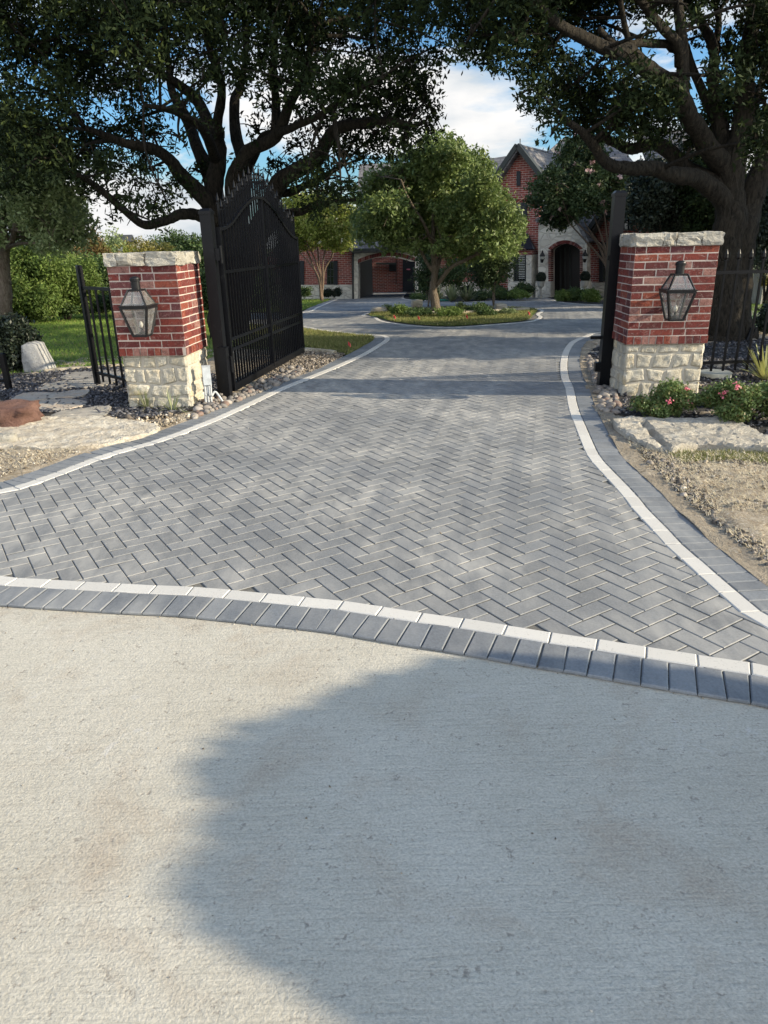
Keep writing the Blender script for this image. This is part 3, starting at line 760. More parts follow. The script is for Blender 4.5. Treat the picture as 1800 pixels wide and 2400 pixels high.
    core2=MB();core2.box(cen+Vector((0,0,ztop+htop*.42)),(W3-.05,D3-.05,htop*.84),rz);core2.build('cap_core',M_mortar,t)
    for si,(O,u,nn,L) in enumerate([(O0,U,-V,W3),(O0+U*W3,V,U,D3),(O0+U*W3+V*D3,-U,V,W3),(O0+V*D3,-V,-U,D3)]):
        a=0.0
        while a<L-.05:
            q=rnd.uniform(.12,.3)
            if L-a-q<.14:q=L-a
            s=rough_stone(O+u*(a+q/2)-nn*.075+Vector((0,0,ztop+htop*.5)),(q*.985,.17,htop*1.03*rnd.uniform(.94,1.08)),rnd.uniform(0,50),3,.16,rz=math.atan2(u.y,u.x),sq=.16)
            cp.add(s.v,s.f);a+=q
    s=rough_stone(cen+Vector((0,0,ztop+htop*.55)),(W3-.25,D3-.25,htop*.9),seed+3,3,.06,rz=rz,sq=.1);cp.add(s.v,s.f)
    cp.build('stone_cap',M_cap,t)
    return t,U,V
RL=R(-5.0);RR=R(-2.0)
gl=G(450,957);PLB=gl-Vector((math.cos(RL),math.sin(RL),0))*.70
zL=P(447,833,gl.y).z;zL2=P(421,620,gl.y).z
pillar((PLB.x,PLB.y,0),RL,.70,.70,zL,zL2,.115,'red brick gate pillar on the left, beside the open iron gate and the grey conduit box',11)
gr=G(1458,930)
zR=P(1468,808,gr.y).z;zR2=P(1487,578,gr.y).z
pillar((gr.x,gr.y,0),RR,.82,.72,zR,zR2,.12,'red brick gate pillar on the right, with a rose bush at its foot',23)
# ---------------------------------------------------------------- lanterns
def lantern(c,rz,label):
    """c = point at the height of the eaves, centre of the body"""
    t=thing('wall_lantern',c,label,'lantern','gas lanterns on the gate pillars');c=Vector(c)
    m=Matrix.Rotation(rz,3,'Z')
    def cor(h,z): return [c+m@Vector((x*h,y*h,z)) for x,y in ((-1,-1),(1,-1),(1,1),(-1,1))]
    te=cor(.134,0);bo=cor(.068,-.275);ro=cor(.062,.165)
    fr=MB()
    for a,b in zip(te,bo): fr.bar(a*.97+b*.03,b,.020,.020)
    for i in range(4):
        fr.bar(te[i],te[(i+1)%4],.020,.020);fr.bar(bo[i],bo[(i+1)%4],.018,.018);fr.bar(te[i],ro[i],.015,.015);fr.bar(ro[i],ro[(i+1)%4],.014,.014)
    ea=cor(.150,.012);e2=cor(.150,.022);fr.add(ea+e2,[(0,1,5,4),(1,2,6,5),(2,3,7,6),(3,0,4,7)])
    ib=cor(.122,.012);it=cor(.122,.024)
    for i in range(4):
        j=(i+1)%4;fr.add([ea[i],ea[j],ib[j],ib[i]],[(0,1,2,3)]);fr.add([e2[i],e2[j],it[j],it[i]],[(3,2,1,0)])
    bp=cor(.072,-.283);fr.add(bp+cor(.072,-.272),[(3,2,1,0),(4,5,6,7),(0,1,5,4),(1,2,6,5),(2,3,7,6),(3,0,4,7)])
    fr.build('frame',M_lamp,t)
    def q(a,b,d,e,k=.0): return [a,b,d,e]
    gsd=MB();gr_=MB()
    b2=cor(.064,-.268);t2=cor(.128,-.006);r1=cor(.126,.026);r2=cor(.058,.160)
    for i in range(4):
        j=(i+1)%4;gsd.add([b2[i],b2[j],t2[j],t2[i]],[(0,1,2,3)]);gr_.add([r1[i],r1[j],r2[j],r2[i]],[(0,1,2,3)])
    gsd.build('glass_panes',M_glass,t);gr_.build('roof_glass',M_glass,t)
    ch=MB();ch.lathe(c+Vector((0,0,.160)),[(.064,0),(.064,.012),(.043,.014),(.043,.085),(.049,.087),(.049,.112),(.046,.120),(.02,.132),(.001,.134)],18)
    for k in range(18):
        a=2*math.pi*k/18;ch.box(c+Vector((math.cos(a)*.0495,math.sin(a)*.0495,.260)),(.004,.008,.014),a)
    ch.build('chimney',M_lamp,t)
    bu=MB();bu.lathe(c+Vector((0,0,-.262)),[(.030,0),(.028,.022),(.012,.024),(.010,.06),(.016,.062)],12);b_=bu.build('burner',M_lamp,t)
    gb=MB();gb.lathe(c+Vector((0,0,-.200)),[(.010,0),(.018,.014),(.022,.03),(.019,.045),(.010,.06),(.004,.066)],14);gb.build('globe',M_bulb,b_,smooth=True)
    wi=MB();wi.tube(smooth([c+m@Vector(v) for v in ((.02,0,-.2),(.06,.02,-.1),(.05,.03,-.03),(.0,.03,.05),(.0,.02,.16))],5),.003,6);wi.build('wire',M_lamp,t)
    br=MB();br.box(c+m@Vector((0,.235,-.08)),(.11,.018,.26),rz);br.bar(c+m@Vector((0,.23,.0)),c+m@Vector((0,.10,.0)),.022,.022);br.bar(c+m@Vector((0,.23,-.16)),c+m@Vector((0,.11,-.2)),.016,.016)
    br.bar(c+m@Vector((0,.23,-.08)),c+m@Vector((0,.10,-.26)),.018,.018)
    br.build('wall_bracket',M_lamp,t)
cl=P(325,720,gl.y-.235);lantern((cl.x,cl.y,cl.z),RL,'black lantern with glass panes mounted on the left brick pillar')
cr=P(1588,683,gr.y-.235);lantern((cr.x,cr.y,cr.z),RR+R(-2),'black lantern with glass panes mounted on the right brick pillar')
# ---------------------------------------------------------------- gate
def post(base,w,h,label,rz=0):
    t=thing('gate_post',base,label,'gate post');b=Vector(base)
    a=MB();a.box(b+Vector((0,0,h/2-.03)),(w,w,h+.06),rz);a.build('shaft',M_ironw if b.x<0 else M_iron,t)
    a=MB();a.box(b+Vector((0,0,h+.006)),(w+.016,w+.016,.03),rz);a.box(b+Vector((0,0,h+.033)),(w+.004,w+.004,.026),rz,taper=.72);a.build('cap',M_iron,t)
    return t,b
gp1=G(527,931);t,b=post((gp1.x,gp1.y,0),.12,P(480,500,gp1.y).z,'tall black square gate post carrying the open left gate leaf',RL)
a=MB();a.box(b+Vector((.05,-.10,.28)),(.10,.11,.58),RL);a.box(b+Vector((.05,-.10,.575)),(.108,.118,.012),RL);a.build('gate_stop',M_ironw,t)
for z in (1.55,.38):
    a=MB();a.box(b+Vector((.085,-.02,z)),(.05,.06,.12),RL);a.tube([b+Vector((.118,-.03,z-.09)),b+Vector((.118,-.03,z+.09))],.016,10);a.build('hinge',M_ironw,t)
gp2=G(1413,906);t,b=post((gp2.x,gp2.y,0),.12,P(1444,458,gp2.y).z,'tall black square gate post standing in cobbles left of the right pillar',RR)
a=MB();a.box(b+Vector((-.085,-.02,.235)),(.075,.07,.105),RR);a.build('bracket',M_iron,t)
a=MB();a.box(b+Vector((-.12,.03,.56)),(.12,.03,.035),RR);a.build('latch_arm',M_iron,t)
a=MB();a.box(b+Vector((-.062,-.005,1.42)),(.02,.05,.05),RR);a.build('sensor',M_iron,t)
def gate_leaf():
    A=G(548,922);A=Vector((A.x,A.y,0));Bp=G(711,829);Bp=Vector((Bp.x,Bp.y,0))
    A=A+(Bp-A).normalized()*-.02
    t=thing('entrance_gate',A,'open black iron gate leaf with a bell-shaped top and spiked pickets','gate')
    L=(Bp-A).length;u=(Bp-A)/L;n=Vector((u.y,-u.x,0))
    # rail profile measured from the photograph: pixel -> (s,z) on the gate plane
    prof=[]
    for px in [(505,537),(517,536.5),(529,532),(540,523),(551,508),(562,492),(575,477),(588,467),(600,463),(612,465),(625,476),(638,491),(650,508),(662,527),(674,544),(684,555),(694,560)]:
        q=PL(px[0],px[1],A,Bp);prof.append(((q-A).dot(u),q.z))
    prof[0]=(0.0,prof[0][1]);ps=[p[0] for p in prof];pz=[p[1] for p in prof];pz[-1]=max(pz[-1],pz[0]*.93);ps[-1]=max(ps[-1],L)
    def rz_(s): return float(np.interp(s,ps,pz))
    zb=.07
    st=MB();st.bar(A+Vector((0,0,zb)),A+Vector((0,0,rz_(0)+.02)),.07,.06);st.build('hinge_stile',M_ironw,t)
    st=MB();st.bar(A+u*L+Vector((0,0,zb)),A+u*L+Vector((0,0,rz_(L)+.03)),.05,.05);st.build('end_stile',M_iron,t)
    sm=L*.50;st=MB();st.bar(A+u*sm+Vector((0,0,zb)),A+u*sm+Vector((0,0,rz_(sm))),.055,.05);st.build('middle_stile',M_iron,t)
    r=MB();r.bar(A+Vector((0,0,zb)),A+u*L+Vector((0,0,zb)),.05,.085);r.build('bottom_rail',M_ironw,t)
    for z in (.50,.62,1.36):
        r=MB();r.bar(A+Vector((0,0,z)),A+u*L+Vector((0,0,z)),.024,.035);r.build('cross_rail',M_iron,t)
    pts=[A+u*s+Vector((0,0,rz_(s))) for s in np.linspace(0,L,40)]
    r=MB()
    for i in range(39):
        a_,b_=pts[i],pts[i+1];hw=n*.027;th=Vector((0,0,.016))
        r.add([a_-hw-th,b_-hw-th,b_+hw-th,a_+hw-th,a_-hw+th,b_-hw+th,b_+hw+th,a_+hw+th],[(3,2,1,0),(4,5,6,7),(0,1,5,4),(1,2,6,5),(2,3,7,6),(3,0,4,7)])
    r.build('bell_top_rail',M_ironw,t)
    k=int(L/.092)
    for i in range(1,k):
        s=L*i/k;p=A+u*s;zt=rz_(s)+.255+(.07 if i%2 else .0)
        m=MB();m.bar(p+Vector((0,0,zb+.02)),p+Vector((0,0,zt-.06)),.024,.024)
        m.box(p+Vector((0,0,zt-.065)),(.034,.034,.016),math.atan2(u.y,u.x));m.lathe(p+Vector((0,0,zt-.055)),[(.010,0),(.017,.02),(.012,.05),(.001,.10)],6)
        m.build('picket',M_iron,t)
gate_leaf()
# ---------------------------------------------------------------- conduit box
jb=P(484,880,gl.y+.12);jb=Vector((jb.x,jb.y,jb.z))
t=thing('conduit_box',(jb.x,jb.y,0),'grey electrical box on bent conduits beside the left pillar base','electrical box')
a=MB();a.box((jb.x,jb.y,jb.z),(.085,.06,.20),R(20));a.box((jb.x,jb.y,jb.z+.102),(.093,.068,.008),R(20));a.build('box',M_jbox,t)
for k,(dx,dy,bx_,by_) in enumerate([(-.03,-.01,-.01,.0),(-.008,.0,.0,.0),(.012,.0,.01,.02),(.032,.005,.14,.03)]):
    q=jb+Vector((dx,dy,-.10))
    a=MB();a.tube(smooth([q,q+Vector((0,0,-.12)),Vector((q.x+bx_*.3,q.y+by_,.14)),Vector((q.x+bx_,q.y+by_,-.03))],6),.012,9);a.build('conduit',M_pvc,t,smooth=True)
# ---------------------------------------------------------------- fences
def fence_panel(A,Bq,posts,npk,zlo,zhi,ztop,label,fin=False,pw=.022,mt=None):
    A=Vector(A);Bq=Vector(Bq);t=thing('iron_fence',A,label,'fence');u=(Bq-A).normalized();L=(Bq-A).length
    for z in (zlo,zhi):
        r=MB();r.bar(A+Vector((0,0,z)),Bq+Vector((0,0,z)),.03,.035);r.build('rail',M_iron,t)
    for s in posts:
        p=A+u*s*L;m=MB();m.box(p+Vector((0,0,ztop/2)),(.06,.06,ztop+.06),math.atan2(u.y,u.x));m.box(p+Vector((0,0,ztop+.036)),(.064,.064,.014),math.atan2(u.y,u.x),taper=.7);m.build('post',M_iron,t)
    for i in range(npk):
        p=A+u*L*(i+1)/(npk+1);m=MB();zt=ztop-.04 if fin else zhi+.02
        m.bar(p+Vector((0,0,zlo-.10)),p+Vector((0,0,zt)),pw,pw)
        if fin:
            m.box(p+Vector((0,0,zt)),(.04,.04,.015));m.lathe(p+Vector((0,0,zt)),[(.008,0),(.02,.03),(.016,.07),(.001,.12)],6)
            for sg in (-1,1): m.tube(smooth([p+u*.004*sg+Vector((0,0,zt)),p+u*.035*sg+Vector((0,0,zt+.035)),p+u*.03*sg+Vector((0,0,zt+.085))],3),.005,4)
        m.build('picket',M_iron,t)
fp=G(230,906);z1=P(228,869,fp.y).z;z2=P(200,672,fp.y).z
fence_panel((fp.x,fp.y,0),(PLB.x+.06,PLB.y+.45,0),[0],6,.18,1.20,P(193,630,fp.y).z,'short black iron fence panel between its post and the left pillar')
fq=G(22,915)
fence_panel((fq.x-1.5,fq.y+.25,0),(fq.x,fq.y,0),[1.0,0.0],6,.12,.34 if False else .30,.42,'low black iron fence end at the left edge of the photo')
F1=Vector((gr.x+.82,gr.y+.72,0));F2=Vector((9.6,gr.y+1.2,0))
d_=(F2-F1).normalized()
yr=F1.y+.12
fence_panel((F1.x+.02,F1.y,0),(F2.x,F2.y,0),[1.0],41,.22,P(1720,636,yr+.1).z,P(1720,600,yr+.1).z,'long black iron fence running right from the right pillar',fin=True)
# far brick pillar on the right edge
fpz=P(1806,700,21)
t=thing('garden_wall',(P(1838,680,20.5).x,20.5,gz(0,20.5)),'brick and limestone garden wall beyond the lawn at the right edge','wall');b=Vector(t.location)
a=MB();a.box(b+Vector((0,0,.42)),(1.5,.6,.86));a.build('stone_base',M_hstone,t);a=MB();a.box(b+Vector((0,0,1.15)),(1.46,.56,.6));a.build('brick_top',M_hbrick,t);a=MB();a.box(b+Vector((0,0,1.49)),(1.6,.7,.08));a.build('coping',M_cap,t)
# ---------------------------------------------------------------- slabs, flagstones, boulders
def slab(name,outline,z0,z1,m,label,cat,group=None,seed=0,amp=.02,res=.06,lean=0,cracks=None):
    pts=smooth([Vector((p[0],p[1],0)) for p in outline],3,True)
    pts=[p+Vector((noise.noise(p*6+Vector((seed,0,0))),noise.noise(p*6+Vector((0,seed,5))),0))*amp*1.4 for p in pts]
    bm=bmesh.new();bm.faces.new([bm.verts.new(p) for p in pts]);bmesh.ops.triangulate(bm,faces=bm.faces[:])
    xs=[p.x for p in pts];ys=[p.y for p in pts]
    for ax,lo,hi in ((0,min(xs),max(xs)),(1,min(ys),max(ys))):
        k=lo+res
        while k<hi:
            co=[0,0,0];co[ax]=k;no=[0,0,0];no[ax]=1;bmesh.ops.bisect_plane(bm,geom=bm.verts[:]+bm.edges[:]+bm.faces[:],plane_co=co,plane_no=no);k+=res
    for f in bm.faces:
        if f.normal.z<0:f.normal_flip()
    bd=[v for v in bm.verts if v.is_boundary]
    for v in bm.verts:
        h=noise.fractal(Vector((v.co.x*3.3+seed,v.co.y*7,seed)),1.0,2.1,5)+.7*noise.fractal(Vector((v.co.x*11+seed,v.co.y*17,seed)),1.0,2.1,3)
        q=round((h*2.2))/2.2
        z=z1+amp*(.55*h+.75*q)
        if cracks:
            for (p_,q_,w_) in cracks:
                d=(q_-p_);tt=max(0,min(1,((v.co.x-p_.x)*d.x+(v.co.y-p_.y)*d.y)/(d.x**2+d.y**2)));dd=math.hypot(v.co.x-p_.x-d.x*tt,v.co.y-p_.y-d.y*tt)
                if dd<w_: z-=.07*(1-dd/w_)
        if v.is_boundary: z-=amp*.9
        v.co.z=z
    ex=bmesh.ops.extrude_edge_only(bm,edges=[e_ for e_ in bm.edges if e_.is_boundary]);
    for v in [g for g in ex['geom'] if isinstance(g,bmesh.types.BMVert)]:
        k=Vector((noise.noise(v.co*9+Vector((3,3,3))),noise.noise(v.co*9),0))*amp*1.1;v.co.z=z0;v.co.x+=k.x;v.co.y+=k.y
    bmesh.ops.recalc_face_normals(bm,faces=bm.faces[:])
    me=bpy.data.meshes.new(name);c=sum(pts,Vector((0,0,0)))/len(pts);c.z=z0
    bmesh.ops.translate(bm,verts=bm.verts[:],vec=-c);bm.to_mesh(me);bm.free();me.materials.append(m)
    o=bpy.data.objects.new(name,me);C.objects.link(o);o.location=c;return tag(o,label,cat,group)
def gt(l,z): return [(lambda v:(v.x,v.y))(G(x,y,z)) for x,y in l]
slab('limestone_slab',gt([(-70,1003),(5,998),(40,985),(69,977),(140,972),(211,972),(280,979),(331,985),(372,1000),(331,1019),(260,1035),(211,1043),(100,1047),(0,1046),(-70,1046)],.035),-.03,.036,M_slab,'flat cream limestone slab lying at the left roadside below the flagstone path','stone slab',seed=4,amp=.012,res=.035)
k1=G(1507,978,.10);k2=G(1580,1050,.10)
slab('limestone_slab',gt([(1440,977),(1500,976),(1580,977),(1640,977),(1711,977),(1755,998),(1800,1020),(1880,1050),(1880,1066),(1800,1048),(1750,1044),(1662,1036),(1600,1040),(1575,1048),(1530,1043),(1490,1026),(1450,1000)],.06),-.03,.06,M_slab,'large cracked limestone slab in front of the rose bushes on the right','stone slab',seed=9,amp=.015,res=.035,cracks=[(k1,k2,.035)])
fl=[([(238,967),(132,985)],0)]
FS=[([(118,975),(150,962),(252,949),(253,965),(236,976),(180,981)],'flagstone nearest the road in the stepping path, half sunlit'),
    ([(40,950),(80,941),(135,932),(205,942),(165,957),(110,960)],'broad grey stepping flagstone, second from the road, partly overlapped by a paler one'),
    ([(24,942),(55,923),(140,920),(207,913),(195,928),(130,934),(60,942)],'pale streaked stepping flagstone in the middle of the path'),
    ([(95,912),(120,897),(170,890),(275,884),(250,901),(190,907)],'stepping flagstone lying beside the left fence post'),
    ([(140,886),(170,873),(230,868),(290,871),(270,884),(200,886)],'farthest stepping flagstone, by the lawn edge')]
for i,(o_,lb) in enumerate(FS): slab('flagstone',gt(o_,.03),-.02,.034+(.012 if i==2 else 0),M_flag,lb,'flagstone','stepping flagstones',seed=i*3+1,amp=.006,res=.12)
rb=G(18,1005);rs_=rough_stone((rb.x-.08,rb.y+.14,.09),(.58,.40,.25),5,4,.26,sq=.4);o=rs_.build('red_boulder',M_redrock,smooth=True);tag(o,'reddish sandstone boulder at the left edge beside the limestone slab','boulder')
rb=G(20,1040);rs_=rough_stone((rb.x-.03,rb.y,.04),(.22,.12,.10),15,2,.2,sq=.5);o=rs_.build('grey_rock',M_cap,smooth=True);tag(o,'small grey rock in the left verge below the cream slab','rock')
# upright pale boulder
pb=G(88,873);pm=PL(75,805,pb,pb+Vector((1,0,0)));hh=pm.z
bm_=MB();pr=[(-.16,0),(.27,0),(.23,.14),(.18,.32),(.10,.50),(.03,.57),(-.09,.56),(-.17,.42),(-.20,.2)]
t_=.16
rs_=rough_stone((pb.x-.02,pb.y+.14,hh/2-.02),(.42,.30,hh*1.06),3,4,.08,sq=.3)
vv=[]
for v in rs_.v:
    k=(v[2]/hh);x=pb.x+(v[0]-pb.x)*(.92-.42*max(0,min(1,k)))-.05*k;vv.append((x,v[1],v[2]))
rs_.v=vv;o=rs_.build('upright_boulder',M_pale,smooth=True);tag(o,'smooth pale grey upright stone standing beside the dark bush on the left','boulder')
# wire hoop
h1=G(53,1118);h0=G(-20,1060)
pts=[]
for k in range(13):
    a=math.pi*k/12;pts.append(Vector((h1.x-.13+.13*math.cos(a),h1.y+.02*k/12,.005+.19*math.sin(a)**.6)))
a=MB();a.tube(pts,.0028,6);tag(a.build('wire_hoop',M_wire),'thin bent wire hoop stuck in the soil at the left edge','wire')
# utility lid
lb=G(1675,884);a=MB();a.lathe((lb.x,lb.y,0),[(.19,-.02),(.19,.062),(.175,.070),(.001,.072)],36);tag(a.build('concrete_lid',M_cconc),'round pale concrete lid on the dark gravel beside the right pillar','lid')
# path spotlight by the oak
sp=G(1752,806);a=MB();a.tube([(sp.x,sp.y,.05),(sp.x+.05,sp.y,.24)],.045,12);a.tube([(sp.x-.01,sp.y,-.02),(sp.x,sp.y,.08)],.012,8);tag(a.build('garden_spotlight',M_iron),'small black garden spotlight at the foot of the right oak','spotlight')
# lawn and bed edging
def edging(name,pts,w,h,m,label,step=.5,seed=0):
    rnd=random.Random(seed);mb=MB();pts=smooth(pts,6);acc=[];L=0
    t=MB();i=0;cur=pts[0]
    dist=[0]
    for k in range(1,len(pts)): dist.append(dist[-1]+(Vector((pts[k].x,pts[k].y,0))-Vector((pts[k-1].x,pts[k-1].y,0))).length)
    n=max(2,int(dist[-1]/step));
    def at(s):
        j=np.searchsorted(dist,s);j=min(max(1,j),len(pts)-1);q=(s-dist[j-1])/max(1e-6,dist[j]-dist[j-1]);return pts[j-1].lerp(pts[j],q)
    for i in range(n):
        a_=at(dist[-1]*i/n);b_=at(dist[-1]*(i+1)/n);c=(a_+b_)/2;L_=(b_-a_).length
        s=rough_stone((c.x,c.y,gz(c.x,c.y)+h*.4),(L_*.98,w,h*rnd.uniform(.85,1.15)),rnd.uniform(0,60),2,.06,rz=math.atan2(b_.y-a_.y,b_.x-a_.x),sq=.12);mb.add(s.v,s.f)
    o=mb.build(name,m);return tag(o,label,'edging')
edging('lawn_edging',g2([(20,765),(70,755),(115,745),(200,725),(270,716),(340,712)]),.14,.09,M_edge,'curved limestone edging along the far side of the left lawn',.45,1)
edging('lawn_edging',g2([(105,873),(200,866),(290,859)]),.09,.05,M_edge,'low stone edging between the left lawn and the flagstones',.5,2)
edging('lawn_edging',g2([(708,823),(745,824),(784,829)]),.10,.05,M_edge,'short straight stone edging at the end of the open gate',.45,6)
edging('bed_edging',g2([(905,726),(940,735),(1000,739),(1080,737.5),(1160,733.5),(1238,729),]),.16,.10,M_edge,'tan stone edging around the planting bed of the driveway island',.4,3)
edging('path_edging',g2([(-20,738),(60,728),(120,718),(175,707)]),.18,.06,M_cap,'pale path edging far back beyond the low hedge on the left',.8,5)
fr_=G(917,722);rs_=rough_stone((G(977,729).x,G(977,729).y,gz(0,19)+.13),(.30,.2,.2),8,2,.15,rz=.3);tag(rs_.build('tan_rock',M_edge,smooth=True),'tan rock in the island bed left of the tree','rock')
rr=G(888,733);rs_=rough_stone((rr.x,rr.y,rr.z+.05),(.42,.3,.2),18,2,.2,rz=.3);tag(rs_.build('grey_rock',M_flag,smooth=True),'low grey rock at the left tip of the island','rock')
rr=G(1173,731);rs_=rough_stone((rr.x,rr.y,rr.z+.1),(.30,.22,.24),28,2,.2);tag(rs_.build('grey_rock',M_flag,smooth=True),'dark rounded rock in the island bed right of the sapling','rock')
# marker flags
def flag_at(px,py,label,h=.30,red=True):
    h=h*.8
    b=G(px,py);t=thing('marker_flag',b,label,'flag','red utility marker flags');a=MB();a.tube([b,b+Vector((0,0,h))],.0025,5);a.build('wire',M_wire,t)
    a=MB();w=.05;c=b+Vector((0,0,h));pts=[]
    for i in range(4):
        for z in (0,-.06): pts.append(c+Vector((w*i/3*.9,.03*math.sin(i*1.9),z-.012*i)))
    a.add(pts,[(0,1,3,2),(2,3,5,4),(4,5,7,6)]);a.build('pennant',M_flag2,t)
flag_at(816,819,'small red marker flag in the grass corner beside the open gate',.16)
flag_at(923,755,'leftmost small red marker flag on the island lawn',.2)
flag_at(979,757,'red marker flag on the island lawn below the tree',.2)
flag_at(1092,755,'darker red marker flag in the middle right of the island lawn',.2)
flag_at(1237,746,'red marker flag at the right tip of the island',.2)
# river cobbles: six shapes, copied
protos=[]
for k in range(6):
    rnd=random.Random(k+40);bm=bmesh.new();bmesh.ops.create_icosphere(bm,subdivisions=3,radius=.5)
    for v in bm.verts:
        n_=noise.noise(v.co*2.2+Vector((k*5,0,0)));v.co*=1+.16*n_
        v.co.x*=1.0;v.co.y*=.72+.1*rnd.random();v.co.z*=.55+.12*rnd.random()
    me=bpy.data.meshes.new('river_cobble');bm.to_mesh(me);bm.free();me.materials.append(M_cobble)
    me.polygons.foreach_set('use_smooth',[True]*len(me.polygons));protos.append(me)
def cobbles(poly,n,s0,s1,label,group,seed,layers=1):
    rs=random.Random(seed);xs=[p[0] for p in poly];ys=[p[1] for p in poly];placed=[];tr=0
    while len(placed)<n and tr<n*80:
        tr+=1;x=rs.uniform(min(xs),max(xs));y=rs.uniform(min(ys),max(ys))
        if not inpoly(np.array([x]),np.array([y]),poly)[0]: continue
        s=rs.uniform(s0,s1)
        if any((x-a)**2+(y-b)**2<((s+c)*.36)**2 for a,b,c,_ in placed):
            if tr<n*40: continue
            zz=.045
        else: zz=0
        placed.append((x,y,s,zz))
    for x,y,s,zz in placed:
        o=bpy.data.objects.new('river_cobble',protos[rs.randrange(6)]);C.objects.link(o);o.location=(x,y,gz(x,y)+s*.2+zz);o.scale=(s,s,s)
        o.rotation_euler=(rs.uniform(-.35,.35),rs.uniform(-.35,.35),rs.uniform(0,6.3));tag(o,label,'cobble',group)
cp1=[(p.x,p.y) for p in g2([(455,968),(470,942),(492,938),(540,932),(560,925),(640,888),(700,862),(715,872),(660,900),(600,926),(550,946),(505,962),(470,974),(455,985)])]
cobbles(cp1,150,.055,.11,'rounded grey brown river cobble in the strip under the open gate','river cobbles under the open gate',1)
cp1b=[(p.x,p.y) for p in g2([(455,985),(470,970),(490,970),(455,992),(438,994)])]
cp2=[(p.x,p.y) for p in g2([(1376,838),(1400,850),(1410,880),(1440,915),(1450,955),(1464,968),(1432,972),(1408,962),(1398,925),(1388,880),(1374,850)])]
cobbles(cp2,95,.06,.115,'rounded grey river cobble in the heap beside the right gate post','river cobbles by the right gate post',2)
# ---------------------------------------------------------------- house
def uvproj(o,off=Vector((0,0,0))):
    me=o.data;uv=me.uv_layers.new(name='UVMap')
    w=Vector(o.location)
    if o.parent: w=w+o.parent.location
    for p in me.polygons:
        n=p.normal
        t=Vector((0,0,1)).cross(n)
        if t.length<.05: t=Vector((1,0,0))
        t.normalize();b=n.cross(t)
        for li in p.loop_indices:
            q=me.vertices[me.loops[li].vertex_index].co+w;uv.data[li].uv=(q.dot(t),q.dot(b))
    return o
def gb(px,Y): # ground point below the pixel column at distance Y
    # find py so that G matches Y
    lo,hi=640,900
    for _ in range(40):
        m=(lo+hi)/2
        if G(px,m).y>Y: lo=m
        else: hi=m
    return G(px,(lo+hi)/2)
class Face:
    def __init__(s,a,b):
        s.A=Vector((a.x,a.y,0));s.B=Vector((b.x,b.y,0));u=(s.B-s.A).normalized();s.u=u;s.n=Vector((u.y,-u.x,0))   # n towards the camera
        s.g=min(a.z,b.z)
    def p(s,px,py,o=0.0): return PL(px,py,s.A+s.n*o,s.B+s.n*o)
    def wall(s,pts,th,name,m,par,o=0.0):
        q=[s.p(x,y,o) if y is not None else None for x,y in pts]
        mb=MB();mb.prism(q,-s.n*th);ob=mb.build(name,m,par)
        bm=bmesh.new();bm.from_mesh(ob.data);bmesh.ops.triangulate(bm,faces=[f for f in bm.faces if len(f.verts)>4]);bmesh.ops.recalc_face_normals(bm,faces=bm.faces[:]);bm.to_mesh(ob.data);bm.free()
        return uvproj(ob)
    def rect(s,x0,y0,x1,y1,th,name,m,par,o=0.0):
        return s.wall([(x0,y0),(x0,y1),(x1,y1),(x1,y0)],th,name,m,par,o)
LW=Face(gb(640,32.5),gb(826,31.8));PC=Face(gb(824,31.7),gb(992,31.2));CW=Face(gb(985,32.3),gb(1205,31.0));MG=Face(gb(1150,30.2),gb(1264,29.2));EN=Face(gb(1262,28.6),gb(1380,27.6));RW=Face(gb(1376,28.4),gb(1600,26.0))
ho=Vector((gb(1215,30).x,gb(1215,30).y,gb(1215,30).z))
H_=thing('brick_house',ho,'large red brick and limestone house with steep gables beyond the circular drive','house')
def window(F,x0,y0,x1,y1,sl=None,sr=None,o=0.04,grid=(2,3),blind=False):
    f=F.rect(x0,y0,x1,y1,.06,'window',M_trim,H_,o)
    def sub(ob):
        mw=ob.location.copy();ob.parent=f;return ob
    p0=F.p(x0,y0);p1=F.p(x1,y1)
    m=MB();ww=(x1-x0);hh=(y1-y0);a=.10*ww;b=.05*hh
    q=[F.p(x0+a,y0+b,o+.004),F.p(x0+a,y1-b,o+.004),F.p(x1-a,y1-b,o+.004),F.p(x1-a,y0+b,o+.004)]
    m.add(q,[(0,1,2,3)]);g=m.build('pane',M_blind if blind else M_wglass,H_);g.parent=f
    m=MB()
    for i in range(1,grid[0]):
        x=x0+a+(ww-2*a)*i/grid[0];m.bar(F.p(x,y0+b,o+.012),F.p(x,y1-b,o+.012),.03)
    for i in range(1,grid[1]):
        y=y0+b+(hh-2*b)*i/grid[1];m.bar(F.p(x0+a,y,o+.012),F.p(x1-a,y,o+.012),.03)
    g=m.build('glazing_bars',M_trim,H_);g.parent=f
    for r in (sl,sr):
        if r: F.rect(r[0],y0-1,r[1],y1+1,.04,'shutter',M_shut,H_,o+.02)
def gy(F,x): return G_on(F,x)
def base_y(F,px):
    A=F.p(px,700);z=gz(A.x,A.y)
    lo,hi=500,900
    for _ in range(40):
        m=(lo+hi)/2
        if F.p(px,m).z>z-.15: lo=m
        else: hi=m
    return (lo+hi)/2
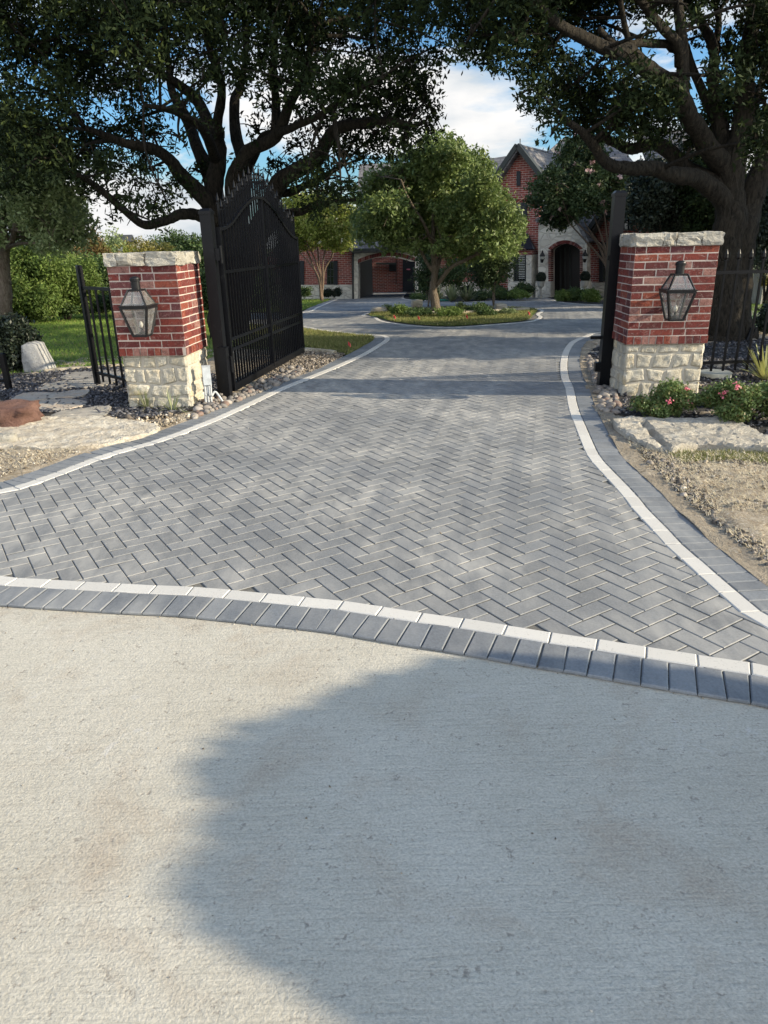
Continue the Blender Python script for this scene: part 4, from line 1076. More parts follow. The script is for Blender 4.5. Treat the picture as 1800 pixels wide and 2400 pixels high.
# left wing
LW.wall([(600,base_y(LW,600)),(826,base_y(LW,826)),(826,594),(812,582),(790,556),(731,462),(600,640)],.35,'wall',M_hbrick,H_)
LW.wall([(600,base_y(LW,600)),(827,base_y(LW,827)),(827,668),(600,667)],.42,'limestone_plinth',M_hstone,H_,.06)
window(LW,766,612,783,668,None,(783,791)); window(LW,700,612,703,668,None,(703,712));
m=MB()
for a_,b_ in (((731,455),(792,549)),((792,549),(812,577)),((812,577),(832,592))):
    m.bar(LW.p(*a_,.15),LW.p(*b_,.15),.28,.14)
m.bar(LW.p(731,455,.15),LW.p(640,600,.15),.28,.14);m.build('rake_trim',M_trim,H_)
def roofquad(pts,name='roof',th=.12,m=M_roof):
    pts=[Vector(p) for p in pts];n=(pts[1]-pts[0]).cross(pts[2]-pts[0]).normalized()
    if n.z<0:n=-n
    mb=MB();mb.prism(pts,-n*th);ob=mb.build(name,m,H_);bm=bmesh.new();bm.from_mesh(ob.data);bmesh.ops.recalc_face_normals(bm,faces=bm.faces[:]);bm.to_mesh(ob.data);bm.free();return uvproj(ob)
back=Vector((.12,1,0))
ap=LW.p(731,452,.3);e1=LW.p(794,549,.3);e2=LW.p(834,590,.3);el=LW.p(640,602,.3)
roofquad([ap,e1,e1+back*8,ap+back*8]);roofquad([e1,e2,e2+back*8,e1+back*8]);roofquad([ap,el,el+back*8,ap+back*8])
m=MB();m.tube([LW.p(827,596,.1),LW.p(828,base_y(LW,828)-3,.1)],.045,8);m.build('downpipe',M_trim,H_)
# porte-cochere
arch=[(839,617)]+[(839+ (973-839)*k/12, 617-15*math.sin(math.pi*k/12)**.9+ (-6)*k/12*0) for k in range(1,12)]+[(973,613)]
PC.wall([(825,base_y(PC,825)),(839,base_y(PC,839)-0)]+arch+[(973,base_y(PC,973)),(992,base_y(PC,992)),(992,586),(830,590)],.5,'porte_cochere_wall',M_hstone,H_)
ab=MB()
for k in range(34):
    t_=k/34;t2=(k+.86)/34
    def ap_(t,o): 
        x=839+134*t;y=617-4*t-15*math.sin(math.pi*t)**.9;return (x,y-o)
    a_,b_=ap_(t_,0),ap_(t2,0);c_,d_=ap_(t2,9),ap_(t_,9)
    ab.prism([PC.p(*q,.04) for q in (a_,b_,c_,d_)],-PC.n*.3)
ab.build('brick_arch',M_brick,H_)
ea=PC.p(826,588,.3);eb=PC.p(994,584,.3)
roofquad([ea,eb,eb+Vector((.3,4.5,3.6)),ea+Vector((.3,4.5,3.6))])
m=MB();m.bar(PC.p(828,586,.35),PC.p(994,582,.35),.12,.10);m.build('gutter',M_trim,H_)
# dormer gable over it
dg=[P(848,503,33.5),P(860,495,33.5),P(872,505,33.5),P(872,515,33.5),P(848,515,33.5)]
m=MB();m.prism(dg,(0,1.4,0));m.build('dormer',M_hstone,H_)
roofquad([P(860,492,33.2),P(846,508,33.2),P(846,508,33.2)+Vector((0,2,0)),P(860,492,33.2)+Vector((0,2,0))]);roofquad([P(860,492,33.2),P(875,508,33.2),P(875,508,33.2)+Vector((0,2,0)),P(860,492,33.2)+Vector((0,2,0))])
# tunnel walls, coloured near-black for the shade inside, and the courtyard behind
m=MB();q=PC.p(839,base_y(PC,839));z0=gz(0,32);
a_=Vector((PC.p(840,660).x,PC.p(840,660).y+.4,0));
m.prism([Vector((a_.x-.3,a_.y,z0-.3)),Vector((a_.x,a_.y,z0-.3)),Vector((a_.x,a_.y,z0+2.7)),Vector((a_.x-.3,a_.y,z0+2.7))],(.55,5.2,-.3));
b_=Vector((PC.p(973,660).x,PC.p(973,660).y+.4,0));m.prism([Vector((b_.x,b_.y,z0-.3)),Vector((b_.x+.3,b_.y,z0-.3)),Vector((b_.x+.3,b_.y,z0+2.7)),Vector((b_.x,b_.y,z0+2.7))],(.3,5.2,-.3));uvproj(m.build('passage_wall',M_door_shade,H_))
m=MB();m.prism([Vector((a_.x-.3,a_.y,z0+2.7)),Vector((b_.x+.3,b_.y,z0+2.7)),Vector((b_.x+.3,b_.y,z0+2.9)),Vector((a_.x-.3,a_.y,z0+2.9))],(.4,4.8,0));m.build('passage_ceiling',M_door_shade,H_)
CY=Face(gb(870,40.5),gb(1000,40.5))
CY.wall([(840,base_y(CY,840)),(1010,base_y(CY,1010)),(1010,560),(840,560)],.3,'courtyard_wall',M_hbrick,H_)
CY.rect(944,607,971,base_y(CY,955)-2,.15,'courtyard_door',M_shut,H_,.12)
CY.rect(881,616,928,620,.3,'courtyard_awning',M_trim,H_,.4)
CY.rect(912,620,928,636,.05,'courtyard_shutter',M_shut,H_,.08);CY.rect(928,600,929.5,665,.08,'downpipe',M_trim,H_,.1)
m=MB();m.lathe(CY.p(957,633,.2),[(.001,0),(.10,.01),(.10,.06),(.001,.07)],12);m.build('door_wreath',M_pink,H_)
# central wing
CW.wall([(988,base_y(CW,988)),(1215,base_y(CW,1215)),(1215,545),(988,573)],.35,'wall',M_hbrick,H_)
CW.wall([(988,base_y(CW,988)),(1215,base_y(CW,1215)),(1215,658),(988,663)],.42,'limestone_plinth',M_hstone,H_,.06)
window(CW,1111,603,1124,637,(1101,1111),(1124,1134),grid=(2,3)); window(CW,1056,606,1066,637,(1048,1056),(1066,1074))
ea=CW.p(984,574,.5);eb=CW.p(1217,548,.5);rv=Vector((.3,5.5,3.3))
roofquad([ea,eb,eb+rv,ea+rv]);roofquad([ea+rv,eb+rv,eb+rv+Vector((0,5,-3)),ea+rv+Vector((0,5,-3))])
m=MB();m.bar(CW.p(984,575,.55),CW.p(1217,549,.55),.14,.16);m.build('gutter',M_trim,H_)
# main gable
by_=lambda x:base_y(MG,x)
MG.wall([(1158,by_(1158)),(1264,by_(1264)),(1264,455),(1277,424),(1215,349),(1157,428)],.35,'gable_wall',M_hbrick,H_)
rk=MB()
for a_,b_ in (((1215,341),(1281,427)),((1215,341),(1149,437))): rk.bar(MG.p(*a_,.22),MG.p(*b_,.22),.40,.17)
rk.build('rake_trim',M_trim,H_)
dn=MB()
for sx,(ax,ay) in ((1,(1275,424)),(-1,(1158,430))):
    for k in range(34):
        t_=(k+.5)/34;x=1215+(ax-1215)*t_;y=351+(ay-351)*t_;dn.prism([MG.p(x-.9,y+2,.05),MG.p(x+.9,y+2,.05),MG.p(x+.9,y+6,.05),MG.p(x-.9,y+6,.05)],-MG.n*.05)
dn.build('dentil_course',M_hbrick,H_)
apx=MG.p(1215,337,.35);er=MG.p(1283,430,.35);el=MG.p(1147,440,.35);rdir=-MG.n*5.5+MG.u*.2
roofquad([apx,er,er+rdir,apx+rdir]);roofquad([apx,el,el+rdir,apx+rdir])
MG.rect(1210.5,401,1219,435,.05,'gable_vent',M_shut,H_,.05)
MG.wall([(1207,474),(1226,474),(1226,467),(1207,467)],.05,'window_head',M_brick,H_,.03)
window(MG,1206,476,1222,528,None,(1222,1235),grid=(2,3))
MG.rect(1213,529,1262,532.5,.07,'sill_course',M_hbrick,H_,.04)
# bay window with metal awning
bayp=[(1198,base_y(MG,1198)),(1247,base_y(MG,1247))]
m=MB()
t0,t1=MG.p(1204,548),MG.p(1238,547);b0,b1=MG.p(1190,585,.9),MG.p(1250,584,.9);bl,br_=MG.p(1188,584),MG.p(1256,583)
m.add([t0,t1,b1,b0,bl,br_],[(0,3,2,1),(0,4,3),(1,2,5),(4,5,2,3),(0,1,5,4)]);m.build('awning_roof',M_fabric,H_)
MG.wall([(1195,587),(1246,586),(1246,598),(1195,598)],.7,'bay_header',M_hbrick,H_,.75)
MG.wall([(1233,597),(1246,597),(1246,base_y(MG,1246)+9),(1233,base_y(MG,1233)+9)],.7,'bay_side',M_hstone,H_,.75)
MG.wall([(1190,597),(1203,597),(1203,base_y(MG,1203)+9),(1190,base_y(MG,1190)+9)],.7,'bay_side',M_hstone,H_,.75)
window(MG,1203,598,1233,660,o=.70,grid=(4,3))
m=MB()
for k in range(14):
    y=600+k*4;m.bar(MG.p(1216,y,.725),MG.p(1230,y,.725),.035,.02)
m.build('shutter_slats',M_blind,H_)
MG.wall([(1190,660),(1246,660),(1246,base_y(MG,1246)+9),(1190,base_y(MG,1190)+9)],.72,'bay_plinth',M_hstone,H_,.78)
# hip roof behind
z1=P(1318,325,35);z0=P(1287,353,33.5)
hp_=[P(1318,325,35),P(1286,354,33),P(1270,440,30.5),P(1560,470,29),P(1440,325,35)]
roofquad([hp_[0],hp_[1],hp_[2]]);roofquad([hp_[0],hp_[2],hp_[3],hp_[4]])
roofquad([P(1150,393,35),P(1180,385,35),P(1175,440,32),P(1130,440,32)])
m=MB();m.tube([P(1219,338,31),P(1219,325,31)],.02,6);m.tube([P(1325,326,35),P(1325,314,35)],.02,6);m.build('lightning_rod',M_wire,H_)
# entry block
be=lambda x:base_y(EN,x)
ax0,ax1=1291,1359
ar=[(ax0+(ax1-ax0)*k/12,586-15*math.sin(math.pi*k/12)**.75) for k in range(13)]
EN.wall([(1260,be(1260)),(ax0,be(ax0))]+ar+[(ax1,be(ax1)),(1377,be(1377)),(1375,566),(1330,470),(1275,505),(1262,530)],.45,'entry_wall',M_hstone,H_)
ab=MB()
def ap2(t,o):
    x=ax0+(ax1-ax0)*t;y=586-15*math.sin(math.pi*t)**.75
    a=math.pi*(1-t);return (x+o*math.cos(a)*.8,y-o*(.35+.65*math.sin(a)))
for k in range(30):
    t_=k/30;t2=(k+.82)/30
    ab.prism([EN.p(*q,.03) for q in (ap2(t_,0),ap2(t2,0),ap2(t2,8),ap2(t_,8))],-EN.n*.3)
for k in range(26):
    y0=587+k*(be(1295)-587)/26;y1=y0+3.4
    ab.prism([EN.p(x,y,.03) for x,y in ((ax0-6,y0),(ax0,y0),(ax0,y1),(ax0-6,y1))],-EN.n*.3)
    ab.prism([EN.p(x,y,.03) for x,y in ((ax1,y0),(ax1+6,y0),(ax1+6,y1),(ax1,y1))],-EN.n*.3)
ab.build('brick_arch',M_brick,H_)
EN.rect(ax0-1,566,ax1+1,be(1320),.1,'entry_door',M_door_shade,H_,-.9)
m=MB()
for x in (1314,1325,1336): m.bar(EN.p(x,580,-.87),EN.p(x,be(x)-4,-.87),.05)
m.build('door_mullions',M_trim,H_)
EN.rect(1255,660,1290,be(1262),.4,'limestone_plinth',M_hstone,H_,.10);EN.rect(1360,660,1379,be(1379),.4,'limestone_plinth',M_hstone,H_,.10)
roofquad([EN.p(1330,465,.3),EN.p(1254,515,.3),EN.p(1254,515,.3)-EN.n*3,EN.p(1330,465,.3)-EN.n*3]);roofquad([EN.p(1330,465,.3),EN.p(1380,566,.3),EN.p(1380,566,.3)-EN.n*3,EN.p(1330,465,.3)-EN.n*3])
def small_lantern(x,y):
    c=EN.p(x,y,.25);m=MB();m.lathe(c,[(.03,-.24),(.05,-.22),(.11,.0),(.12,.01),(.04,.12),(.03,.18),(.001,.20)],4,rz=0.1)
    m.bar(c+Vector((0,0,-.1)),c-EN.n*.25+Vector((0,0,-.1)),.03);w=m.build('wall_lantern',M_lamp,H_)
    g=MB();g.lathe(c,[(.055,-.20),(.105,-.02)],4,rz=.1);pg=g.build('pane',M_blind,H_);pg.parent=w
small_lantern(1271,600);small_lantern(1371,599)
# right part
br=lambda x:base_y(RW,x)
RW.wall([(1374,br(1374)),(1600,br(1600)),(1600,560),(1465,425),(1374,560)],.35,'gable_wall',M_hbrick,H_,-.2)
RW.wall([(1378,br(1378)),(1600,br(1600)),(1600,664),(1378,662)],.42,'limestone_plinth',M_hstone,H_,-.12)
window(RW,1412,568,1432,660,(1404,1412),None,o=-.1)
window(RW,1462,490,1482,540,o=-.1,grid=(2,3))
rk=MB()
for a_,b_ in (((1465,418),(1600,566)),((1465,418),(1366,566))): rk.bar(RW.p(*a_,.1),RW.p(*b_,.1),.42,.16)
rk.build('rake_trim',M_trim,H_)
a_=RW.p(1465,414,.2);b_=RW.p(1604,569,.2);c_=RW.p(1362,569,.2);rd=-RW.n*6
roofquad([a_,b_,b_+rd,a_+rd]);roofquad([a_,c_,c_+rd,a_+rd])
RR_=Face(gb(1560,31),gb(1680,30.5));RR_.wall([(1560,base_y(RR_,1560)),(1680,base_y(RR_,1680)),(1680,475),(1560,468)],.35,'limestone_wing',M_hstone,H_)
a_=RR_.p(1550,470,.3);b_=RR_.p(1690,474,.3);roofquad([a_,b_,b_+Vector((0,4,3)),a_+Vector((0,4,3))])
# urns with topiary
for (x,lb) in ((1266,'left ball topiary in a stone urn by the arched front door'),(1368,'right ball topiary in a stone urn by the arched front door')):
    c=EN.p(x,base_y(EN,x)-8,.75);c.z=gz(c.x,c.y)
    t=thing('topiary_urn',c,lb,'planter','topiary urns at the front door');m=MB();m.lathe(c,[(q_*.52,w_*.7) for q_,w_ in [(.16,0),(.16,.12),(.08,.18),(.07,.45),(.10,.5),(.22,.62),(.26,.82),(.27,.86),(.001,.86)]],16);m.build('urn',M_urn,t)
    rs=np.random.RandomState(4);n=1400;d=rs.normal(0,1,(n,3));d/=np.linalg.norm(d,axis=1)[:,None];cc_=d*.16+np.array([c.x,c.y,c.z+.74])
    a1=rs.normal(0,1,(n,3))*.02;a2=rs.normal(0,1,(n,3))*.015
    V=np.stack([cc_-a1,cc_-a2,cc_+a1,cc_+a2],1).reshape(-1,3);npmesh('topiary_ball',V,np.arange(4*n).reshape(-1,4),M_dark,t)
# kerb log by the left planting, green object
kb=G(799,696);kc=G(826,689);m=MB();m.bar(kb+Vector((0,0,.08)),kc+Vector((0,0,.08)),.16,.16);tag(m.build('kerb_stone',M_cap),'short pale kerb stone left of the drive-through arch','kerb')
gk=G(1041,705.5);m=MB();m.tube([gk+Vector((-.18,-.3,.05)),gk+Vector((.2,-.3,.05)),gk+Vector((.35,-.3,.1))],.045,10);tag(m.build('watering_tool',M_green),'small green plastic tool lying on the drive edge behind the tree','tool')
# distant house roof over the left hedge
dd=P(290,560,75);t=thing('distant_house',(dd.x,dd.y,gz(0,75)),'grey roofed house showing above the hedge far on the left','house');b=Vector(t.location)
rt=P(288,549,75).z;rb_=P(288,566,75).z
m=MB();m.prism([Vector((P(262,566,75).x,75,rb_)),Vector((P(318,566,75).x,75,rb_)),Vector((P(310,550,79).x,79,rt)),Vector((P(272,550,79).x,79,rt))],(0,.3,-.2));m.build('roof',M_roof,t)
m=MB();m.box((dd.x,78,(rb_+b.z)/2),(3.0,4,rb_-b.z));m.build('wall',M_hstone,t)
# ---------------------------------------------------------------- foliage
def leaves(name,C0,L,Wd,m,parent,seed=0,up=0.0,fold=False):
    """C0: (n,3) leaf centres, rhombic leaves of half length L, half width Wd"""
    rs=np.random.RandomState(seed);n=len(C0)
    a=rs.normal(0,1,(n,3));a[:,2]-=up;a/=np.linalg.norm(a,axis=1)[:,None]
    b=rs.normal(0,1,(n,3));b-=a*np.sum(a*b,1)[:,None];b/=np.linalg.norm(b,axis=1)[:,None]
    s=rs.uniform(.65,1.3,(n,1));l=a*L*s;w=b*Wd*s
    V=np.stack([C0-l,C0-w+l*.1,C0+l,C0+w+l*.1],1).reshape(-1,3)
    return npmesh(name,V,np.arange(4*n).reshape(-1,4),m,parent)
def cluster_pts(blobs,ntw,nl,tw,seed,shell=.35):
    """blobs: (centre, radii(3), weight). returns leaf centres grouped into twigs"""
    rs=np.random.RandomState(seed);out=[]
    wsum=sum(b[2]*(b[1][0]*b[1][1]*b[1][2])**(2/3) for b in blobs)
    for c,r,w in blobs:
        k=max(1,int(ntw*w*(r[0]*r[1]*r[2])**(2/3)/wsum))
        d=rs.normal(0,1,(k,3));d/=np.linalg.norm(d,axis=1)[:,None]
        rad=rs.uniform(0,1,(k,1))**shell
        cc_=np.array(c)+d*rad*np.array(r)
        ax=rs.normal(0,1,(k,3));ax[:,2]*=.6;ax/=np.linalg.norm(ax,axis=1)[:,None]
        t=rs.uniform(-1,1,(k,nl,1))
        P_=cc_[:,None,:]+ax[:,None,:]*t*tw+rs.normal(0,tw*.30,(k,nl,3))
        out.append(P_.reshape(-1,3))
    return np.concatenate(out)
def pxblob(px,py,rpx,Y,ry=None,w=1.0,asp=1.0):
    c=P(px,py,Y);s=c.y/ (F_PX*.935)  # metres per pixel (near the picture centre)
    r=rpx*s;return (tuple(c),(r*asp,ry or r,r/asp),w)
def tree(name,base,label,limbs,blobs,ntw,nl,tw,L,Wd,mleaf,mbark,seed,shell=.4,cat='tree',group=None,tips=True,extra=None,seg=9,twr=.012):
    t=thing(name,base,label,cat,group);mb=MB();rnd=random.Random(seed)
    allp=[]
    for (pts,r0,r1) in limbs:
        sp=smooth(pts,6);n=len(sp);ra=[r0+(r1-r0)*(i/(n-1))**.8 for i in range(n)]
        sp=[p+Vector((noise.noise(p*1.3+Vector((seed,0,0))),noise.noise(p*1.3+Vector((0,seed,9))),noise.noise(p*1.3+Vector((5,0,seed)))))*min(.12,ra[i]*1.0) if i>1 else p for i,p in enumerate(sp)]
        mb.tube(sp,[q*.88 for q in ra],seg,wob=.16,seed=seed)
        allp+=list(zip(sp[2:],ra[2:]))
    if tips:
        for c,r,w in blobs:
            c=Vector(c);near=min(allp,key=lambda q:(q[0]-c).length)
            p0=near[0];L_=(c-p0).length
            if L_<.15 or L_>(1.1 if name=='island_tree' else 1.8): continue
            r0=min(near[1]*.6,.02+.012*L_)
            mid=p0.lerp(c,.5)+Vector((rnd.uniform(-1,1),rnd.uniform(-1,1),rnd.uniform(-.3,.8)))*L_*.10
            mb.tube(smooth([p0,mid,c],4),[r0+(twr-r0)*i/8 for i in range(9)],5)
            for k in range(5):
                d=Vector((rnd.gauss(0,1)*r[0],rnd.gauss(0,1)*r[1],rnd.gauss(0,1)*r[2]))*.7
                q=mid.lerp(c,rnd.uniform(.2,1));mb.tube(smooth([q,q+d*.5+Vector((0,0,.05)),q+d],3),[twr*1.3-(twr*.9)*i/6 for i in range(7)],4)
    mb.build('trunk',mbark,t,smooth=True)
    pts=cluster_pts(blobs,ntw,nl,tw,seed,shell)
    leaves('crown',pts,L,Wd,mleaf,t,seed+1)
    if extra: extra(t,blobs)
    return t
def PP(l): return [P(x,y,Y) for x,y,Y in l]
# --- left oak
Y0=14.2
ob=gb(528,Y0)
TB=(ob.x,ob.y,ob.z-.1)
tb=Vector(TB)
lim=[([tb,P(520,640,Y0),P(512,520,Y0),P(509,470,Y0),P(506,374,Y0),P(512,320,Y0+.2),P(476,260,Y0+.4),P(416,199,Y0+.2),P(374,163,Y0),P(301,124,Y0-.6)],.30,.05),
 ([tb+Vector((-.1,0,0)),P(515,600,Y0-.1),P(494,482,Y0-.2),P(422,398,Y0-.5),P(374,356,Y0-.7),P(290,331,Y0-1.2),P(200,300,Y0-1.6)],.26,.05),
 ([tb,P(518,600,Y0),P(500,458,Y0+.3),P(464,337,Y0+.7),P(422,247,Y0+1.),P(398,180,Y0+1.2),P(380,60,Y0+1.4)],.24,.05),
 ([tb+Vector((.15,0,0)),P(560,600,Y0+.2),P(573,422,Y0+.5),P(560,361,Y0+.8),P(555,241,Y0+1.),P(567,193,Y0+1.2),P(580,60,Y0+1.4)],.25,.05),
 ([tb+Vector((.15,-.1,0)),P(545,600,Y0-.2),P(545,458,Y0-.4),P(548,410,Y0-.5),P(579,374,Y0-.6),P(645,325,Y0-.9),P(681,241,Y0-1.1),P(717,157,Y0-1.3),P(740,60,Y0-1.5)],.25,.05),
 ([tb+Vector((.2,.1,0)),P(590,600,Y0),P(645,452,Y0-.2),P(693,404,Y0-.5),P(741,356,Y0-.9),P(784,313,Y0-1.2),P(844,289,Y0-1.5),P(892,286,Y0-1.7),P(960,300,Y0-1.9)],.24,.05),
 ([P(515,600,Y0),P(500,540,Y0-.2),P(464,512,Y0-.4),P(422,512,Y0-.7),P(398,524,Y0-.8),P(344,530,Y0-1.1),P(289,488,Y0-1.4),P(241,446,Y0-1.6),P(199,416,Y0-1.8),P(150,395,Y0-2.)],.15,.04),
 ([P(580,560,Y0),P(639,458,Y0+.3),P(675,446,Y0+.2),P(747,422,Y0),P(800,392,Y0-.2)],.14,.04),
 ([P(580,600,Y0+.3),P(663,507,Y0+.8),P(711,497,Y0+.7),P(741,482,Y0+.6),P(800,472,Y0+.5),P(835,470,Y0+.3)],.13,.03),
 ([P(506,374,Y0),P(470,300,Y0-1),P(420,270,Y0-1.8),P(340,245,Y0-2.4)],.12,.03),
 ([P(573,422,Y0+.5),P(620,330,Y0-.5),P(700,300,Y0-1.5),P(800,230,Y0-2.2),P(900,180,Y0-2.6)],.11,.03),
 ([P(512,320,Y0),P(520,200,Y0-.5),P(480,60,Y0-1),P(450,-80,Y0-1)],.12,.03),
 ([P(645,325,Y0-.9),P(640,200,Y0-.6),P(650,60,Y0-.5),P(660,-80,Y0-.5)],.10,.03)]
rnd=random.Random(77);bl=[]
def addb(L_,Yc,dY,mul=1.0):
    for (x,y,r,w) in L_: bl.append(pxblob(x,y,r,Yc+rnd.uniform(-dY,dY),w=w*mul,asp=1.12))
dense=[(-60,-40,90,1),(40,60,75,1),(150,20,85,1.1),(270,-10,90,1.2),(400,0,90,1.1),(520,-20,90,1.1),(640,-10,95,1.1),(760,0,90,1.1),(880,-20,90,1.1),(980,20,70,.9),
 (120,120,80,1.1),(230,130,80,1.2),(330,110,75,1.2),(430,110,70,1),(540,100,80,1),(650,110,80,1),(760,120,75,1.1),(900,110,60,.9),(980,130,55,.9),
 (20,180,70,.9),(120,220,70,1),(220,210,65,1.1),(310,200,55,.9),(620,190,50,.7),(700,190,65,1),(780,200,60,1),(870,200,65,1),(960,190,60,1),(1005,230,35,.8),
 (-40,280,80,1),(60,290,70,1),(140,300,55,1),(220,330,60,1),(300,310,50,.9),(360,300,40,.7),(180,380,55,1),(110,370,60,1),(40,390,70,1),(260,400,50,.9),(330,400,45,.8),(230,440,30,.7),
 (310,470,32,.8),(280,490,26,.7),(360,470,35,.7),(420,430,35,.7),(350,515,24,.7),(460,400,28,.5),(390,470,28,.6),
 (760,260,50,.9),(840,240,55,1),(900,260,50,1),(960,270,45,1),(880,320,50,1),(950,320,40,.9),(1000,290,32,.7),(800,340,38,.8),(860,370,32,.8),(760,370,40,.8),(700,330,34,.6),(720,420,35,.9),(770,430,38,1),(800,460,32,1),(750,490,28,.9),(690,400,28,.6),(820,420,25,.8),(650,400,28,.5),(620,430,26,.4),(600,300,35,.4),(480,180,40,.6),(560,170,40,.6),(640,260,30,.4),(500,300,25,.3),(420,330,28,.4),(440,250,35,.5),(340,350,35,.6),(200,440,28,.6),(640,480,22,.5),(700,455,25,.6),(560,400,20,.25)]
addb(dense,Y0-1.2,1.6)
for i in range(26):
    bl.append(pxblob(rnd.uniform(-100,1000),rnd.uniform(-260,40),95,Y0+rnd.uniform(-3,3),w=.8))
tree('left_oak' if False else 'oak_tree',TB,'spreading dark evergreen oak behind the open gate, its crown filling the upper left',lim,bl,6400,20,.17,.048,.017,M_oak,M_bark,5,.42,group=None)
# --- right oak
Y1=12.0
rb0=gb(1700,Y1+.2);tb=Vector((rb0.x,rb0.y,rb0.z-.05))
lim=[([tb+Vector((0,0,-.1)),P(1697,770,Y1),P(1698,700,Y1),P(1703,600,Y1),P(1706,540,Y1),P(1712,470,Y1),P(1718,430,Y1),P(1737,340,Y1),P(1746,278,Y1),P(1744,177,Y1),P(1756,76,Y1+.1),P(1777,0,Y1+.2),P(1790,-120,Y1+.3)],.40,.09),
 ([tb+Vector((.2,0,0)),P(1722,770,Y1+.1),P(1725,680,Y1+.1),P(1735,580,Y1+.1),P(1752,500,Y1+.1),P(1777,430,Y1+.1),P(1800,370,Y1+.2),P(1835,290,Y1+.2),P(1860,150,Y1+.2),P(1880,0,Y1+.3)],.36,.12),
 ([tb+Vector((0,0,-.1)),P(1690,800,Y1),P(1694,775,Y1)],.52,.36),
 ([P(1708,560,Y1),P(1700,480,Y1-.05),P(1668,443,Y1-.2),P(1622,418,Y1-.4),P(1549,397,Y1-.8),P(1491,402,Y1-1.1),P(1440,390,Y1-1.3),P(1388,347,Y1-1.6),P(1350,309,Y1-1.8),P(1323,282,Y1-2.)],.26,.05),
 ([P(1712,520,Y1),P(1693,440,Y1),P(1617,400,Y1+.2),P(1582,367,Y1+.3),P(1541,335,Y1+.4),P(1508,341,Y1+.5),P(1478,349,Y1+.6),P(1440,334,Y1+.7),P(1421,325,Y1+.7),P(1388,282,Y1+.8),P(1361,250,Y1+.9),P(1301,184,Y1+1.),P(1247,108,Y1+1.2)],.22,.04),
 ([P(1718,460,Y1),P(1708,392,Y1),P(1668,342,Y1-.2),P(1617,273,Y1-.5),P(1592,228,Y1-.7),P(1529,165,Y1-1.),P(1486,121,Y1-1.2),P(1440,119,Y1-1.4),P(1415,114,Y1-1.6),P(1340,81,Y1-1.8),P(1301,49,Y1-2.),P(1258,0,Y1-2.2),P(1200,-60,Y1-2.4)],.25,.06),
 ([P(1605,262,Y1-.6),P(1597,228,Y1-.7),P(1597,152,Y1-.7),P(1592,76,Y1-.8),P(1587,0,Y1-.8),P(1580,-120,Y1-.9)],.15,.08),
 ([P(1594,150,Y1-.75),P(1580,105,Y1-.9),P(1541,56,Y1-1.1),P(1490,0,Y1-1.3),P(1440,-60,Y1-1.5)],.11,.06),
 ([P(1726,430,Y1+.1),P(1706,342,Y1+.2),P(1680,253,Y1+.3),P(1668,177,Y1+.4),P(1668,121,Y1+.4),P(1642,51,Y1+.5),P(1617,0,Y1+.6),P(1600,-80,Y1+.6)],.17,.07),
 ([P(1668,125,Y1+.4),P(1683,63,Y1+.5),P(1680,25,Y1+.5),P(1668,-20,Y1+.6)],.08,.05),
 ([P(1683,60,Y1+.5),P(1688,25,Y1+.5),P(1706,0,Y1+.5),P(1740,-40,Y1+.5)],.055,.035),
 ([P(1715,400,Y1+.2),P(1693,329,Y1+.3),P(1655,228,Y1+.4),P(1617,152,Y1+.5),P(1602,101,Y1+.5)],.15,.06),
 ([P(1582,114,Y1-.7),P(1516,101,Y1-1.),P(1465,106,Y1-1.2),P(1440,101,Y1-1.3),P(1400,70,Y1-1.5)],.08,.05),
 ([P(1476,100,Y1-1.2),P(1460,50,Y1-1.3),P(1450,0,Y1-1.4)],.06,.04),
 ([P(1497,340,Y1+.5),P(1504,290,Y1+.4),P(1514,262,Y1+.4)],.055,.035),
 ([P(1602,405,Y1-.2),P(1608,370,Y1-.2),P(1618,345,Y1-.2)],.05,.025),
 ([P(1760,300,Y1+.2),P(1790,180,Y1+1),P(1800,60,Y1+1.2),P(1795,-50,Y1+1.2)],.09,.05)]
lim=[(p_,r0*(.8 if i_>2 else 1),r1*(.8 if i_>2 else 1)) for i_,(p_,r0,r1) in enumerate(lim)]
bl=[]
dense=[(1060,-20,80,.8),(1130,20,75,1.1),(1210,-10,80,1.1),(1300,-30,80,1),(1400,-30,75,.9),(1100,80,40,.9),(1150,100,40,1),(1085,110,28,.7),(1200,110,45,1.1),(1260,60,50,1.1),(1330,30,50,.9),(1400,50,45,.8),
 (1160,145,22,.6),(1240,160,35,1),(1290,130,45,1.1),(1350,170,45,1.),(1260,210,35,1),(1310,220,45,1.1),(1370,230,45,1.1),(1250,250,20,.7),(1300,280,30,.9),(1350,290,35,.9),(1290,320,18,.5),(1420,180,40,.9),(1440,240,50,1.2),(1400,270,40,1.),(1500,220,50,1.2),(1520,270,45,1.2),(1460,290,40,1.1),(1560,300,40,1.),(1400,320,28,.7),(1480,330,30,.7),(1550,220,40,1),(1490,160,35,.8),(1550,70,30,.4),(1620,90,25,.4),(1700,180,40,1.1),(1690,240,40,1.1),(1720,120,35,1),(1710,310,35,.9),(1740,60,30,.8),(1640,330,30,.7),(1620,300,35,.7),(1780,130,50,1.),(1800,230,60,1.),(1790,330,50,1.),(1830,60,60,1.),(1850,400,50,.9),(1780,10,40,.7),(1530,10,40,.5),(1610,10,35,.4),(1650,60,25,.4),(1750,-60,70,.9),(1640,-60,60,.8),(1500,-70,70,.8),(1230,-100,90,.8),(1350,-120,90,.8),(1850,-60,90,.8)]
addb(dense,Y1-.6,1.7)
for i in range(26): bl.append(pxblob(rnd.uniform(1050,1900),rnd.uniform(-230,-90),95,Y1+rnd.uniform(-3,4),w=.8))
for i in range(4): bl.append(pxblob(rnd.uniform(1850,2000),rnd.uniform(-100,300),90,Y1+rnd.uniform(-2,3),w=.8))
